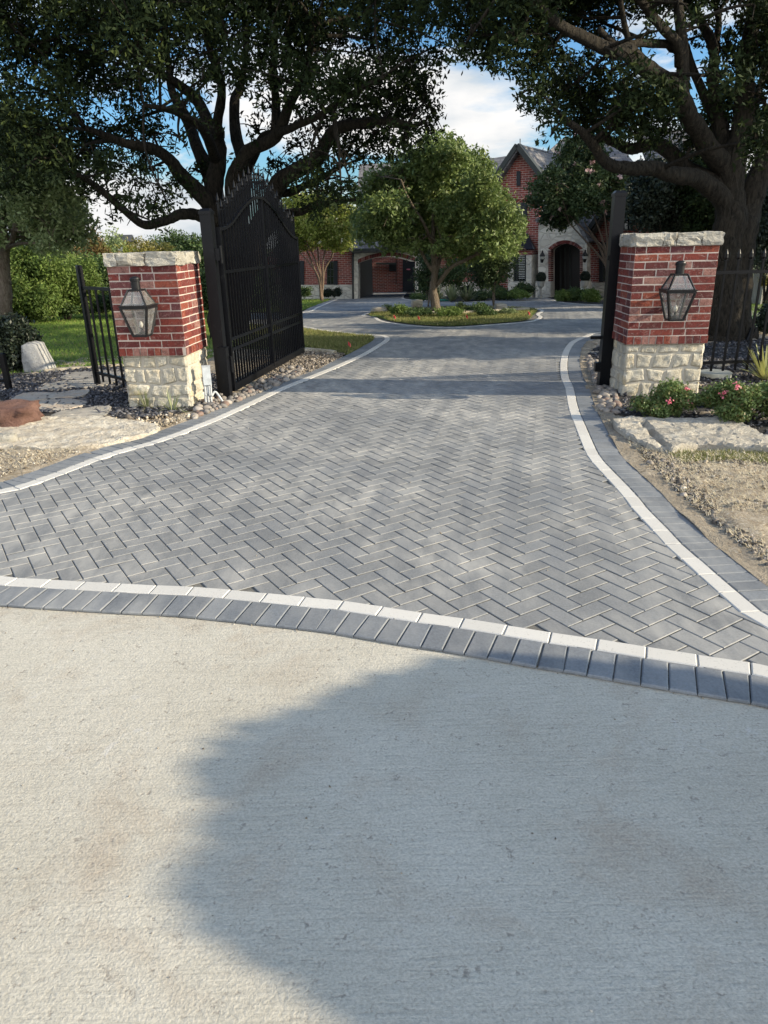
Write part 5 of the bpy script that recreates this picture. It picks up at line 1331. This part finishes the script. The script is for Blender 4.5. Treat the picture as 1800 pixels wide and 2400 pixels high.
tree('oak_tree',tuple(tb),'large thick-trunked oak just behind the right pillar, limbs reaching over the drive',lim,bl,7200,20,.15,.043,.015,M_oak,M_bark,6,.42,seg=14)
# --- island tree
Yc=19.6;cb=gb(1022,Yc);tb=Vector((cb.x,cb.y,cb.z+.02))
lim=[([tb,P(1023,705,Yc),P(1022,660,Yc),P(1021,630,Yc),P(1012,560,Yc),P(1020,480,Yc),P(1030,400,Yc)],.16,.04),
 ([P(1023,665,Yc),P(1035,655,Yc),P(1060,625,Yc-.2),P(1090,610,Yc-.4),P(1125,590,Yc-.6),P(1160,560,Yc-.8)],.09,.03),
 ([P(1022,640,Yc),P(1000,615,Yc),P(985,585,Yc),P(960,540,Yc+.2),P(910,500,Yc+.3)],.07,.025),
 ([P(1022,640,Yc),P(1040,580,Yc+.2),P(1080,520,Yc+.4),P(1110,460,Yc+.5)],.07,.025),
 ([P(1021,600,Yc),P(1000,540,Yc-.4),P(960,470,Yc-.6),P(940,420,Yc-.8)],.06,.025)]
bl=[]
dense=[(1020,350,36,.9),(1060,360,32,.8),(985,372,36,.9),(1100,385,40,1),(945,400,40,.9),(1040,400,55,1.2),(1000,430,60,1.2),(1080,440,55,1.2),(1130,430,38,1),(920,440,45,1),(880,430,28,.8),(870,470,38,.9),(910,500,50,1.1),(960,490,55,1.2),(1020,490,60,1.2),(1090,500,60,1.2),(1150,480,42,1),(1170,510,42,1),(1195,530,28,.9),(1140,550,50,1.1),(1190,560,30,.9),(1070,560,55,1.1),(1000,560,45,1.),(940,548,38,1.1),(890,535,34,1.),(855,530,30,.8),(845,548,20,.7),(915,568,22,.7),(900,585,9,.5),(1100,590,25,.7),(1160,585,28,.9),(1045,582,25,.6),(1200,585,20,.5),(970,578,22,.5),(862,552,20,.7),(1085,330,12,.4),(960,385,14,.5),(1150,440,16,.5),(880,412,12,.4),(1215,520,12,.4),(832,545,12,.5),(1010,325,14,.5),(1060,335,16,.5),(1125,405,22,.7)]
addb(dense,Yc,1.3,1)
tree('island_tree',tuple(tb),'round-crowned green tree standing in the planted island of the drive',lim,bl,3200,20,.17,.058,.024,M_pear,M_barkp,7,.40)
# --- left edge tree
Yl=15.5;lb_=gb(12,Yl);tb=Vector((lb_.x,lb_.y,lb_.z-.05))
lim=[([tb+Vector((.08,0,0)),P(15,690,Yl),P(6,600,Yl),P(-5,520,Yl),P(-15,420,Yl),P(-10,300,Yl)],.19,.08),
 ([P(0,600,Yl),P(25,560,Yl-.1),P(42,510,Yl-.2),P(75,450,Yl-.3),P(110,400,Yl-.4)],.09,.03),
 ([P(10,585,Yl),P(40,570,Yl-.2),P(80,570,Yl-.4),P(150,575,Yl-.6)],.05,.02),([P(38,540,Yl-.2),P(70,538,Yl-.4),P(130,530,Yl-.7)],.05,.02)]
bl=[]
dense=[(0,300,60,1),(60,330,55,1),(-40,380,70,1),(30,390,60,1.1),(100,380,50,1.1),(130,440,50,1.1),(60,450,60,1.2),(-20,460,60,1.1),(150,490,45,1.1),(180,520,32,1),(100,510,50,1.1),(30,510,50,1),(150,545,38,1),(190,560,20,.8),(90,550,35,.8),(120,570,30,.7),(-60,540,50,.8),(130,350,30,.8)]
addb(dense,Yl-.3,1.3)
tree('shade_tree',tuple(tb),'grey-green tree at the left edge leaning over the lawn',lim,bl,1900,20,.17,.05,.02,M_oakl,M_barkp,8,.42)
# --- background shrubs and trees: (pixel x, base y or None, top y, half width px, distance, material, label)
def bush(name,px,pyt,pyb,hw,Y,m,label,cat='shrub',n=700,nl=14,tw=.12,L=.05,Wd=.022,seed=1,group=None,stem=True,ry=None,flowers=None,base=None):
    b=gb(px,Y) if base is None else base
    top=P(px,pyt,Y).z;bot=max(b.z,P(px,pyb,Y).z);s=Y/(F_PX*.935);w=hw*s;h=max(.1,top-bot);rnd=random.Random(seed)
    t=thing(name,b,label,cat,group);blobs=[];cz=(top+bot)/2
    k=12
    for i in range(k):
        a=rnd.uniform(0,6.28);q=rnd.uniform(.1,.72)
        fz=rnd.uniform(-.32,.34)*(1.15-.5*q);blobs.append(((b.x+math.cos(a)*w*q,b.y+math.sin(a)*(ry or w)*q,cz+fz*h),(w*rnd.uniform(.28,.48),(ry or w)*rnd.uniform(.3,.5),h*rnd.uniform(.16,.30)),1))
    blobs.append(((b.x,b.y,cz-.12*h),(w*.75,(ry or w)*.75,h*.33),1.0))
    pts=cluster_pts(blobs,n,nl,tw,seed,.38);pts=pts[pts[:,2]>b.z]
    leaves('foliage',pts,L,Wd,m,t,seed)
    if stem:
        mb=MB()
        for i in range(5):
            c=blobs[i][0];mb.tube(smooth([Vector((b.x+rnd.uniform(-.05,.05)*w,b.y,b.z-.05)),Vector(((b.x+c[0])/2,(b.y+c[1])/2,b.z+(c[2]-b.z)*.6)),Vector(c)],4),[.035*min(2,w)-.02*min(2,w)*j/8 for j in range(9)],6)
        mb.build('stems',M_bark,t,smooth=True)
    if flowers:
        mm,nf,fs=flowers;sel=[]
        F_=cluster_pts([(c,(r[0]*1.05,r[1]*1.05,r[2]*1.05),w_) for c,r,w_ in blobs],nf,14,fs*.8,seed+9,.12);leaves('blossoms',F_,fs*.45,fs*.32,mm,t,seed+3)
    return t
bush('hedge_tree',60,560,745,95,19.5,M_bright,'bright green bushy evergreen behind the lawn at the far left','tree',2600,16,.16,.045,.017,11)
bush('hedge_tree',160,565,735,75,20.5,M_bright,'bright green bushy evergreen, second from the left beyond the lawn','tree',2200,16,.16,.045,.017,12)
bush('hedge_tree',-60,600,760,80,18.5,M_shrub,'darker green evergreen cut off by the left edge','tree',900,16,.16,.045,.017,13)
bush('crape_myrtle',225,535,700,55,25,M_red,'russet tinged crape myrtle behind the bright evergreens','tree',1300,14,.2,.05,.02,14)
bush('dark_tree',240,600,720,62,23.5,M_shrub,'dark green tree right behind the left fence post','tree',1500,14,.2,.05,.02,15)
bush('crape_myrtle',350,556,700,88,27,M_gold,'golden yellow crape myrtle with cream blooms above the left pillar','tree',2000,14,.2,.05,.02,16,flowers=(M_cream,40,.12))
bush('crape_myrtle',285,575,700,50,26,M_crapey,'olive yellow crape myrtle left of the golden one','tree',1000,14,.2,.05,.02,17)
bush('far_tree',260,538,700,60,44,M_oakl,'pale far tree below the distant roof','tree',1400,12,.35,.08,.035,18)
bush('far_tree',190,560,700,60,42,M_oakl,'grey-green far tree behind the russet crape myrtle','tree',900,12,.35,.08,.035,28)
bush('far_tree',330,560,700,90,50,M_shrub,'wide dark far tree behind the golden crape myrtle','tree',1400,12,.4,.09,.04,29)
bush('far_tree',445,530,700,55,33,M_shrub,'dark green tree between the left pillar and the gate post','tree',1500,14,.25,.06,.025,19)
bush('low_hedge',100,716,738,95,20,M_shrub,'low clipped hedge along the far lawn edge','hedge',1100,14,.1,.035,.015,20,ry=.3,stem=False)
bush('clipped_hedge',225,692,735,55,21.5,M_shrub,'taller clipped hedge seen through the short left fence','hedge',900,14,.1,.035,.015,21,ry=.6,stem=False)
bush('dark_bush',30,742,893,60,10.6,M_dark,'dense dark glossy bush at the left edge in front of the pale upright stone','bush',1500,16,.09,.03,.014,22,ry=.42)
# behind the gate, between the left oak and the house
bush('far_tree',560,560,700,80,36,M_shrub,'dark tree seen through the gate pickets','tree',1400,12,.3,.07,.03,23)
bush('hedge_tree',470,600,760,60,22,M_shrub,'dark green shrub behind the hinge side of the gate','tree',1200,14,.16,.05,.02,24)
bush('hedge_tree',600,620,740,55,24,M_shrub,'dark green shrub seen through the middle of the gate','tree',1000,14,.16,.05,.02,25)
# right side masses
for i,(x,yt,yb,hw,Y,lb) in enumerate([(1540,300,560,90,22,'dark tree between the right post and the oak trunk'),(1640,330,600,70,21,'dark tree directly behind the right oak trunk'),(1790,300,640,80,19,'dark tree behind the lawn at the right edge'),(1600,440,560,60,24,'small dark multi-stemmed tree above the right pillar'),(1430,400,520,60,27,'dark foliage tree right of the pink crape myrtle'),(1880,200,640,110,22,'dark tree mostly outside the right edge')]):
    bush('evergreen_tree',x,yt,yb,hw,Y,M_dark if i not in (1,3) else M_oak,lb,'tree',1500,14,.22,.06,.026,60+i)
bush('dark_bush',1800,712,800,32,12.6,M_dark,'dark glossy bush behind the fence at the right edge','bush',700,16,.08,.035,.016,70)
bush('low_shrub',1787,640,668,14,20,M_gold,'small yellow green shrub on the far lawn at the right','shrub',160,12,.08,.03,.014,71)
# --- crape myrtle left of the arch
def crape(px,Yq,stems,dense,label,m,seed,ntw,flowers=None,L=.06,Wd=.028):
    b=gb(px,Yq);tb=Vector((b.x,b.y,b.z-.03));global bl
    lim=[]
    for pts in stems: lim.append(([tb]+[P(x,y,Yq+dy) for x,y,dy in pts],.065,.02))
    bl=[]
    for (x,y,r,w) in dense: bl.append(pxblob(x,y,r,Yq+rnd.uniform(-.9,.9),w=w,asp=1.1))
    def ex(t,blobs):
        if flowers:
            mm,nf,fs=flowers;F_=cluster_pts([(c,(r[0]*1.05,r[1]*1.05,r[2]*1.05),w_) for c,r,w_ in blobs],nf,16,fs*.7,seed+9,.12);leaves('blossoms',F_,fs*.42,fs*.3,mm,t,seed+3)
    return tree('crape_myrtle',tuple(b),label,lim,bl,ntw,16,.22,L,Wd,m,M_barkc,seed,.4,extra=ex,seg=7)
crape(755,29.5,[[(750,640,0),(735,600,0),(712,560,-.2)],[(752,640,.1),(745,590,.1),(740,540,.2)],[(757,650,0),(760,600,0),(775,545,.1)],[(745,650,.2),(725,600,.3),(700,550,.3)],[(760,640,.2),(780,600,.2),(800,540,.2)],[(748,660,-.2),(735,630,-.3),(700,590,-.4)]],
 [(690,490,32,1),(720,480,30,1),(755,490,35,1.1),(790,500,35,1.1),(820,510,26,.9),(700,530,30,1),(740,530,35,1.1),(780,540,35,1.1),(680,560,22,.9),(720,570,22,.9),(800,560,28,1),(760,565,20,.7),(670,520,22,.8)],'yellow-green crape myrtle with cream blooms in front of the left brick wing',M_crapey,31,1300,(M_cream,26,.10))
crape(1428,24.5,[[(1425,640,0),(1405,600,0),(1370,560,-.1),(1335,525,-.2)],[(1422,600,.1),(1395,560,.1),(1370,520,.1)],[(1425,590,0),(1420,540,0),(1415,490,.1)],[(1420,620,0),(1400,570,.2),(1360,530,.3),(1330,500,.3)],[(1424,610,-.2),(1412,560,-.2),(1390,500,-.3)],[(1430,610,0),(1440,540,0),(1445,480,0)]],
 [(1322,368,16,.9),(1350,356,24,1),(1380,370,32,1),(1296,408,16,.9),(1330,410,38,1.1),(1370,420,38,1.1),(1270,440,22,.9),(1300,460,32,1),(1340,470,36,1.1),(1380,470,34,1.1),(1255,470,18,.8),(1290,500,22,.9),(1320,510,24,.9),(1400,410,34,1),(1410,460,32,1),(1350,330,18,.7),(1430,430,30,1),(1300,520,14,.6),(1390,340,26,.8)],'dark crape myrtle with pale pink blooms in front of the arched entry',M_crape,32,1700,(M_blush,40,.12))
# saplings
def sapling(px,Yq,dense,label,m,seed,ntw,tops):
    b=gb(px,Yq);tb=Vector((b.x,b.y,b.z))
    lim=[([tb,P(px+dx*.3,(720+ty)/2+10,Yq),P(px+dx,ty,Yq)],.035,.012) for dx,ty in tops];bl_=[]
    for (x,y,r,w) in dense: bl_.append(pxblob(x,y,r,Yq+rnd.uniform(-.4,.4),w=w))
    return tree('sapling',tuple(b),label,lim,bl_,ntw,14,.17,.045,.018,m,M_barkp,seed,.6,seg=6)
sapling(1157,21.6,[(1155,600,28,1),(1130,630,25,.9),(1180,630,25,.9),(1150,650,28,1),(1120,660,18,.7),(1185,600,20,.8),(1170,560,18,.6),(1195,570,14,.6),(1140,580,20,.8)],'thin multi-stemmed sapling with sparse leaves right of the island tree',M_crape,41,520,[(-10,570),(4,560),(12,600)])
sapling(1004,23.5,[(1000,620,20,1),(985,650,18,.9),(1015,640,18,.9),(1000,670,20,1),(990,600,14,.7)],'thin dark sapling just left of the island tree trunk',M_crape,42,360,[(-6,590),(6,600)])
sapling(1060,29,[(1060,640,26,1),(1085,630,22,1),(1040,650,20,1),(1070,665,20,.8)],'dark red leaved sapling against the brick wall behind the island tree',M_shrub,43,360,[(0,610),(10,620)])
# planting by the house and on the island
def spiky(px,Y,h,n,m,label,seed,name='yucca',r=.02,flop=.5,group=None,w0=.02,base=None):
    b=base or gb(px,Y);t=thing(name,b,label,'plant',group);rnd=random.Random(seed);V=[];Fq=[]
    for i in range(n):
        a=rnd.uniform(0,6.28);el=rnd.uniform(.15,1.0);l=h*rnd.uniform(.7,1.1);dx,dy=math.cos(a),math.sin(a)
        px_=[];k=5
        for j in range(k+1):
            s=j/k;out=l*s*math.cos(el*1.35);up=l*s*math.sin(el*1.35+.15)-flop*l*s*s*(1-el)*.6
            ww=w0*(1-s)**.7*(.6+.8*min(1,s*4));c=Vector((b.x+dx*(r+out),b.y+dy*(r+out),b.z+max(0,up)+.01));px_.append((c+Vector((-dy*ww,dx*ww,0)),c+Vector((dy*ww,-dx*ww,0))))
        o=len(V)
        for p_,q_ in px_:V+=[tuple(p_),tuple(q_)]
        for j in range(k): Fq.append((o+2*j,o+2*j+1,o+2*j+3,o+2*j+2))
    mb=MB();mb.v=V;mb.f=Fq;mb.m=[0]*len(Fq);mb.build('leaves',m,t);return t
for i,(x,Y,lb) in enumerate([(1058,26.5,'pale spiky yucca in the house bed, left of a matching one'),(1095,26.5,'pale spiky yucca in the house bed, right of a matching one'),(1022,27.5,'spiky yucca in the house bed hidden behind the island tree trunk')]):
    spiky(x,Y,.62,70,M_lily,lb,i+5,w0=.035)
for i,(x,yt,yb,hw,Y,m_,lb) in enumerate([(985,690,702,28,26.8,M_shrub,'low green ground shrub at the left tip of the house bed'),(1130,680,700,30,27,M_crape,'low dark shrub in the house bed behind the sapling'),(1180,676,700,30,26.8,M_shrub,'low shrub in the house bed below the bay window'),(1225,662,690,30,27.2,M_crape,'leafy shrub in the house bed left of the topiary'),(1215,680,696,26,26.2,M_bright,'bright low shrub in the house bed near the entry'),(1320,682,706,24,24.6,M_bright,'bright green shrub at the tip of the right house bed'),(1350,678,708,24,24.4,M_shrub,'green shrub in the right house bed'),(1385,680,712,26,23.6,M_bright,'yellowish green shrub in the right house bed by the gate post'),(705,672,695,30,30.2,M_shrub,'low flowering shrub against the left brick wing'),(790,678,694,10,31.2,M_dark,'small round dark shrub left of the drive-through arch'),(770,680,694,10,31.2,M_dark,'small round dark shrub under the left wing window'),(1095,672,690,14,29.5,M_dark,'round dark shrub below the shuttered window'),(1165,670,690,14,29,M_dark,'round dark shrub against the limestone plinth')]):
    bush('low_shrub',x,yt,yb,hw,Y,m_,lb,'shrub',300,12,.09,.035,.016,80+i,stem=False)
for i,(x,yt,hw,Y,m_,lb) in enumerate([(905,716,16,20.9,M_oakl,'dusty rounded shrub at the back left of the island bed'),(935,716,24,18.6,M_bright,'light green grassy shrub at the left end of the island bed'),(985,724,40,18.2,M_shrub,'low green groundcover in front of the island tree'),(1050,722,40,18.0,M_bright,'bright low groundcover right of the island tree trunk'),(1085,712,28,19.5,M_crape,'taller dark perennial in the island bed'),(1125,712,24,19.2,M_shrub,'leafy perennial in the island bed left of the sapling'),(1190,724,26,18.6,M_oakl,'low grey green perennial at the right of the island bed'),(1140,724,24,18.0,M_shrub,'low green perennial at the front of the island bed')]):
    bush('low_shrub',x,yt,738,hw,Y,m_,lb,'shrub',230,12,.07,.024,.010,110+i,stem=False)
# --- foreground plants
b=G(345,958);spiky(345,0,.26,46,M_lily,'small striped grassy lily at the foot of the left pillar',1,'lily',w0=.006,flop=.8,base=b)
b=G(405,966);spiky(405,0,.24,40,M_lily,'flattened grassy lily right of the striped one at the left pillar',2,'lily',w0=.005,flop=1.5,base=b)
b=G(1793,893);spiky(1793,0,.46,44,M_yucca,'spiky yellow striped yucca at the right edge among the roses',3,'yucca',w0=.017,base=b)
def rose(px,py,pyt,hw,label,seed,n,nf,ry=None,dx=0):
    b=G(px,py);Y=b.y+.12;s=Y/(F_PX*.935);w=hw*s;top=P(px,pyt,Y).z;rnd=random.Random(seed)
    t=thing('rose_bush',b,label,'rose bush');blobs=[];c0=Vector((b.x,b.y+.12,0));mb=MB()
    for i in range(14):
        a=rnd.uniform(0,6.28);q=rnd.uniform(.15,.8);x=c0.x+math.cos(a)*w*q;y=c0.y+math.sin(a)*(ry or w)*q*.8;z=top*rnd.uniform(.25,.86)*(1-.30*q)
        blobs.append(((x,y,z),(w*.30,w*.30,top*.17),1));mb.tube(smooth([Vector((c0.x,c0.y,-.01)),Vector(((x+c0.x)/2,(y+c0.y)/2,z*.7)),Vector((x,y,z+.04))],3),[.006-.0005*j for j in range(7)],5)
    mb.build('stems',M_bark,t)
    pts=cluster_pts(blobs,n,14,.05,seed,.5);pts=pts[pts[:,2]>.01];leaves('foliage',pts,.015,.0085,M_rose,t,seed)
    fp_=[]
    rs=np.random.RandomState(seed)
    V=[]
    for k in range(nf):
        a=rnd.uniform(0,6.28);q=rnd.uniform(.3,.95);c=np.array([c0.x+math.cos(a)*w*q,c0.y-abs(math.sin(a))*w*q*.8,top*rnd.uniform(.35,.98)*(1-.15*q)]);
        leaves('rose',c+rs.normal(0,.014,(22,3)),.012,.010,M_pink,t,seed+4+k)
rose(1570,985,884,80,'small rose bush with a few pink blooms in front of the right pillar base',1,950,3)
rose(1760,1000,868,105,'large rose bush with pink blooms at the right edge behind the slab',2,2000,4)
rose(1680,960,920,45,'low leafy rose shoot between the pillar and the large rose bush',3,160,1)
# thin weeds by the upright stone: dry strands near pillar
# --- unseen evergreen added by the street, shaped to throw the large apron shade
ST=Vector((6.3,.45,0))
t=thing('added_shade_evergreen',ST,'unseen evergreen added by the street to the right, shaped to cast the apron shade','tree')
mb=MB();mb.tube([ST+Vector((0,0,-.1)),ST+Vector((.02,.02,1.0)),ST+Vector((0,0,2.0))],[.12,.10,.05],10);mb.build('trunk',M_bark,t)
k_=math.tan(SUN_EL)/1.0
core=[]
# crown outline follows from its shadow: height above ground = horizontal distance to the shade edge * tan(elevation)
shade=[(.9,2.45),(.17,2.68),(-.42,2.37),(-.72,2.08),(-.60,1.90),(-.64,1.50),(-.35,1.29),(-.10,1.12),(.35,.80)]
crownb=[];shs=smooth([Vector((a,b,0)) for a,b in shade],12);cy_=.5
for q in shs:
    hd=(ST.x-q.x)/math.sin(SUN_AZ);h=hd*math.tan(SUN_EL);yy=q.y+hd*math.cos(SUN_AZ)
    r_=.17;dv=Vector((0,cy_-yy,1.2-h)).normalized()*r_*1.45;crownb.append(((ST.x,yy+dv.y,h+dv.z),(r_,r_,r_),1.3))
for yy in np.arange(-.6,1.12,.2):
    for zz in np.arange(.2,2.35,.2):
        crownb.append(((ST.x,yy,zz),(.28,.28,.28),.8))
pts=cluster_pts(crownb,26000,14,.045,9,.6);leaves('crown',pts,.035,.024,M_shrub,t,9)
# --- unseen trees added right of the view to shade the oaks, house and drive
for i,(x,y,h,r,lb) in enumerate([(12.2,9.7,6.1,1.35,'slim unseen tree added for shade right of the view, just behind the fence line'),(13.5,13.2,4.9,1.7,'tall unseen tree added for shade right of the view, nearest the fence'),(15,23.5,11.5,3.2,'tall unseen tree added for shade right of the view, second from the fence'),(16.5,30,12,3.6,'tall unseen tree added for shade right of the view beside the house'),(22,37,12,4.0,'tall unseen tree added for shade right of the house, farthest back')]):
    z=gz(x,y);b=Vector((x,y,z));lim=[([b,b+Vector((.1,0,h*.3)),b+Vector((0,.2,h*.75))],.28,.08)]+[([b+Vector((0,0,h*.3)),b+Vector((math.cos(a)*r*.4,math.sin(a)*r*.4,h*.5)),b+Vector((math.cos(a)*r*.8,math.sin(a)*r*.8,h*.68))],.14,.04) for a in (0,1.3,2.6,3.9,5.2)]
    rnd=random.Random(i+200);bl_=[]
    for k in range(26):
        a=rnd.uniform(0,6.28);q=rnd.uniform(.1,1)**.6;zz=rnd.uniform(.26,1.0)
        rr=r*(1-.5*max(0,zz-.6)/.4);bl_.append(((x+math.cos(a)*rr*q,y+math.sin(a)*rr*q,z+h*zz),(r*.34,r*.34,h*.10),1))
    tree('added_shade_tree',tuple(b),lb,lim,bl_,1300,12,.28,.12,.05,M_oak,M_bark,300+i,.45,tips=False)
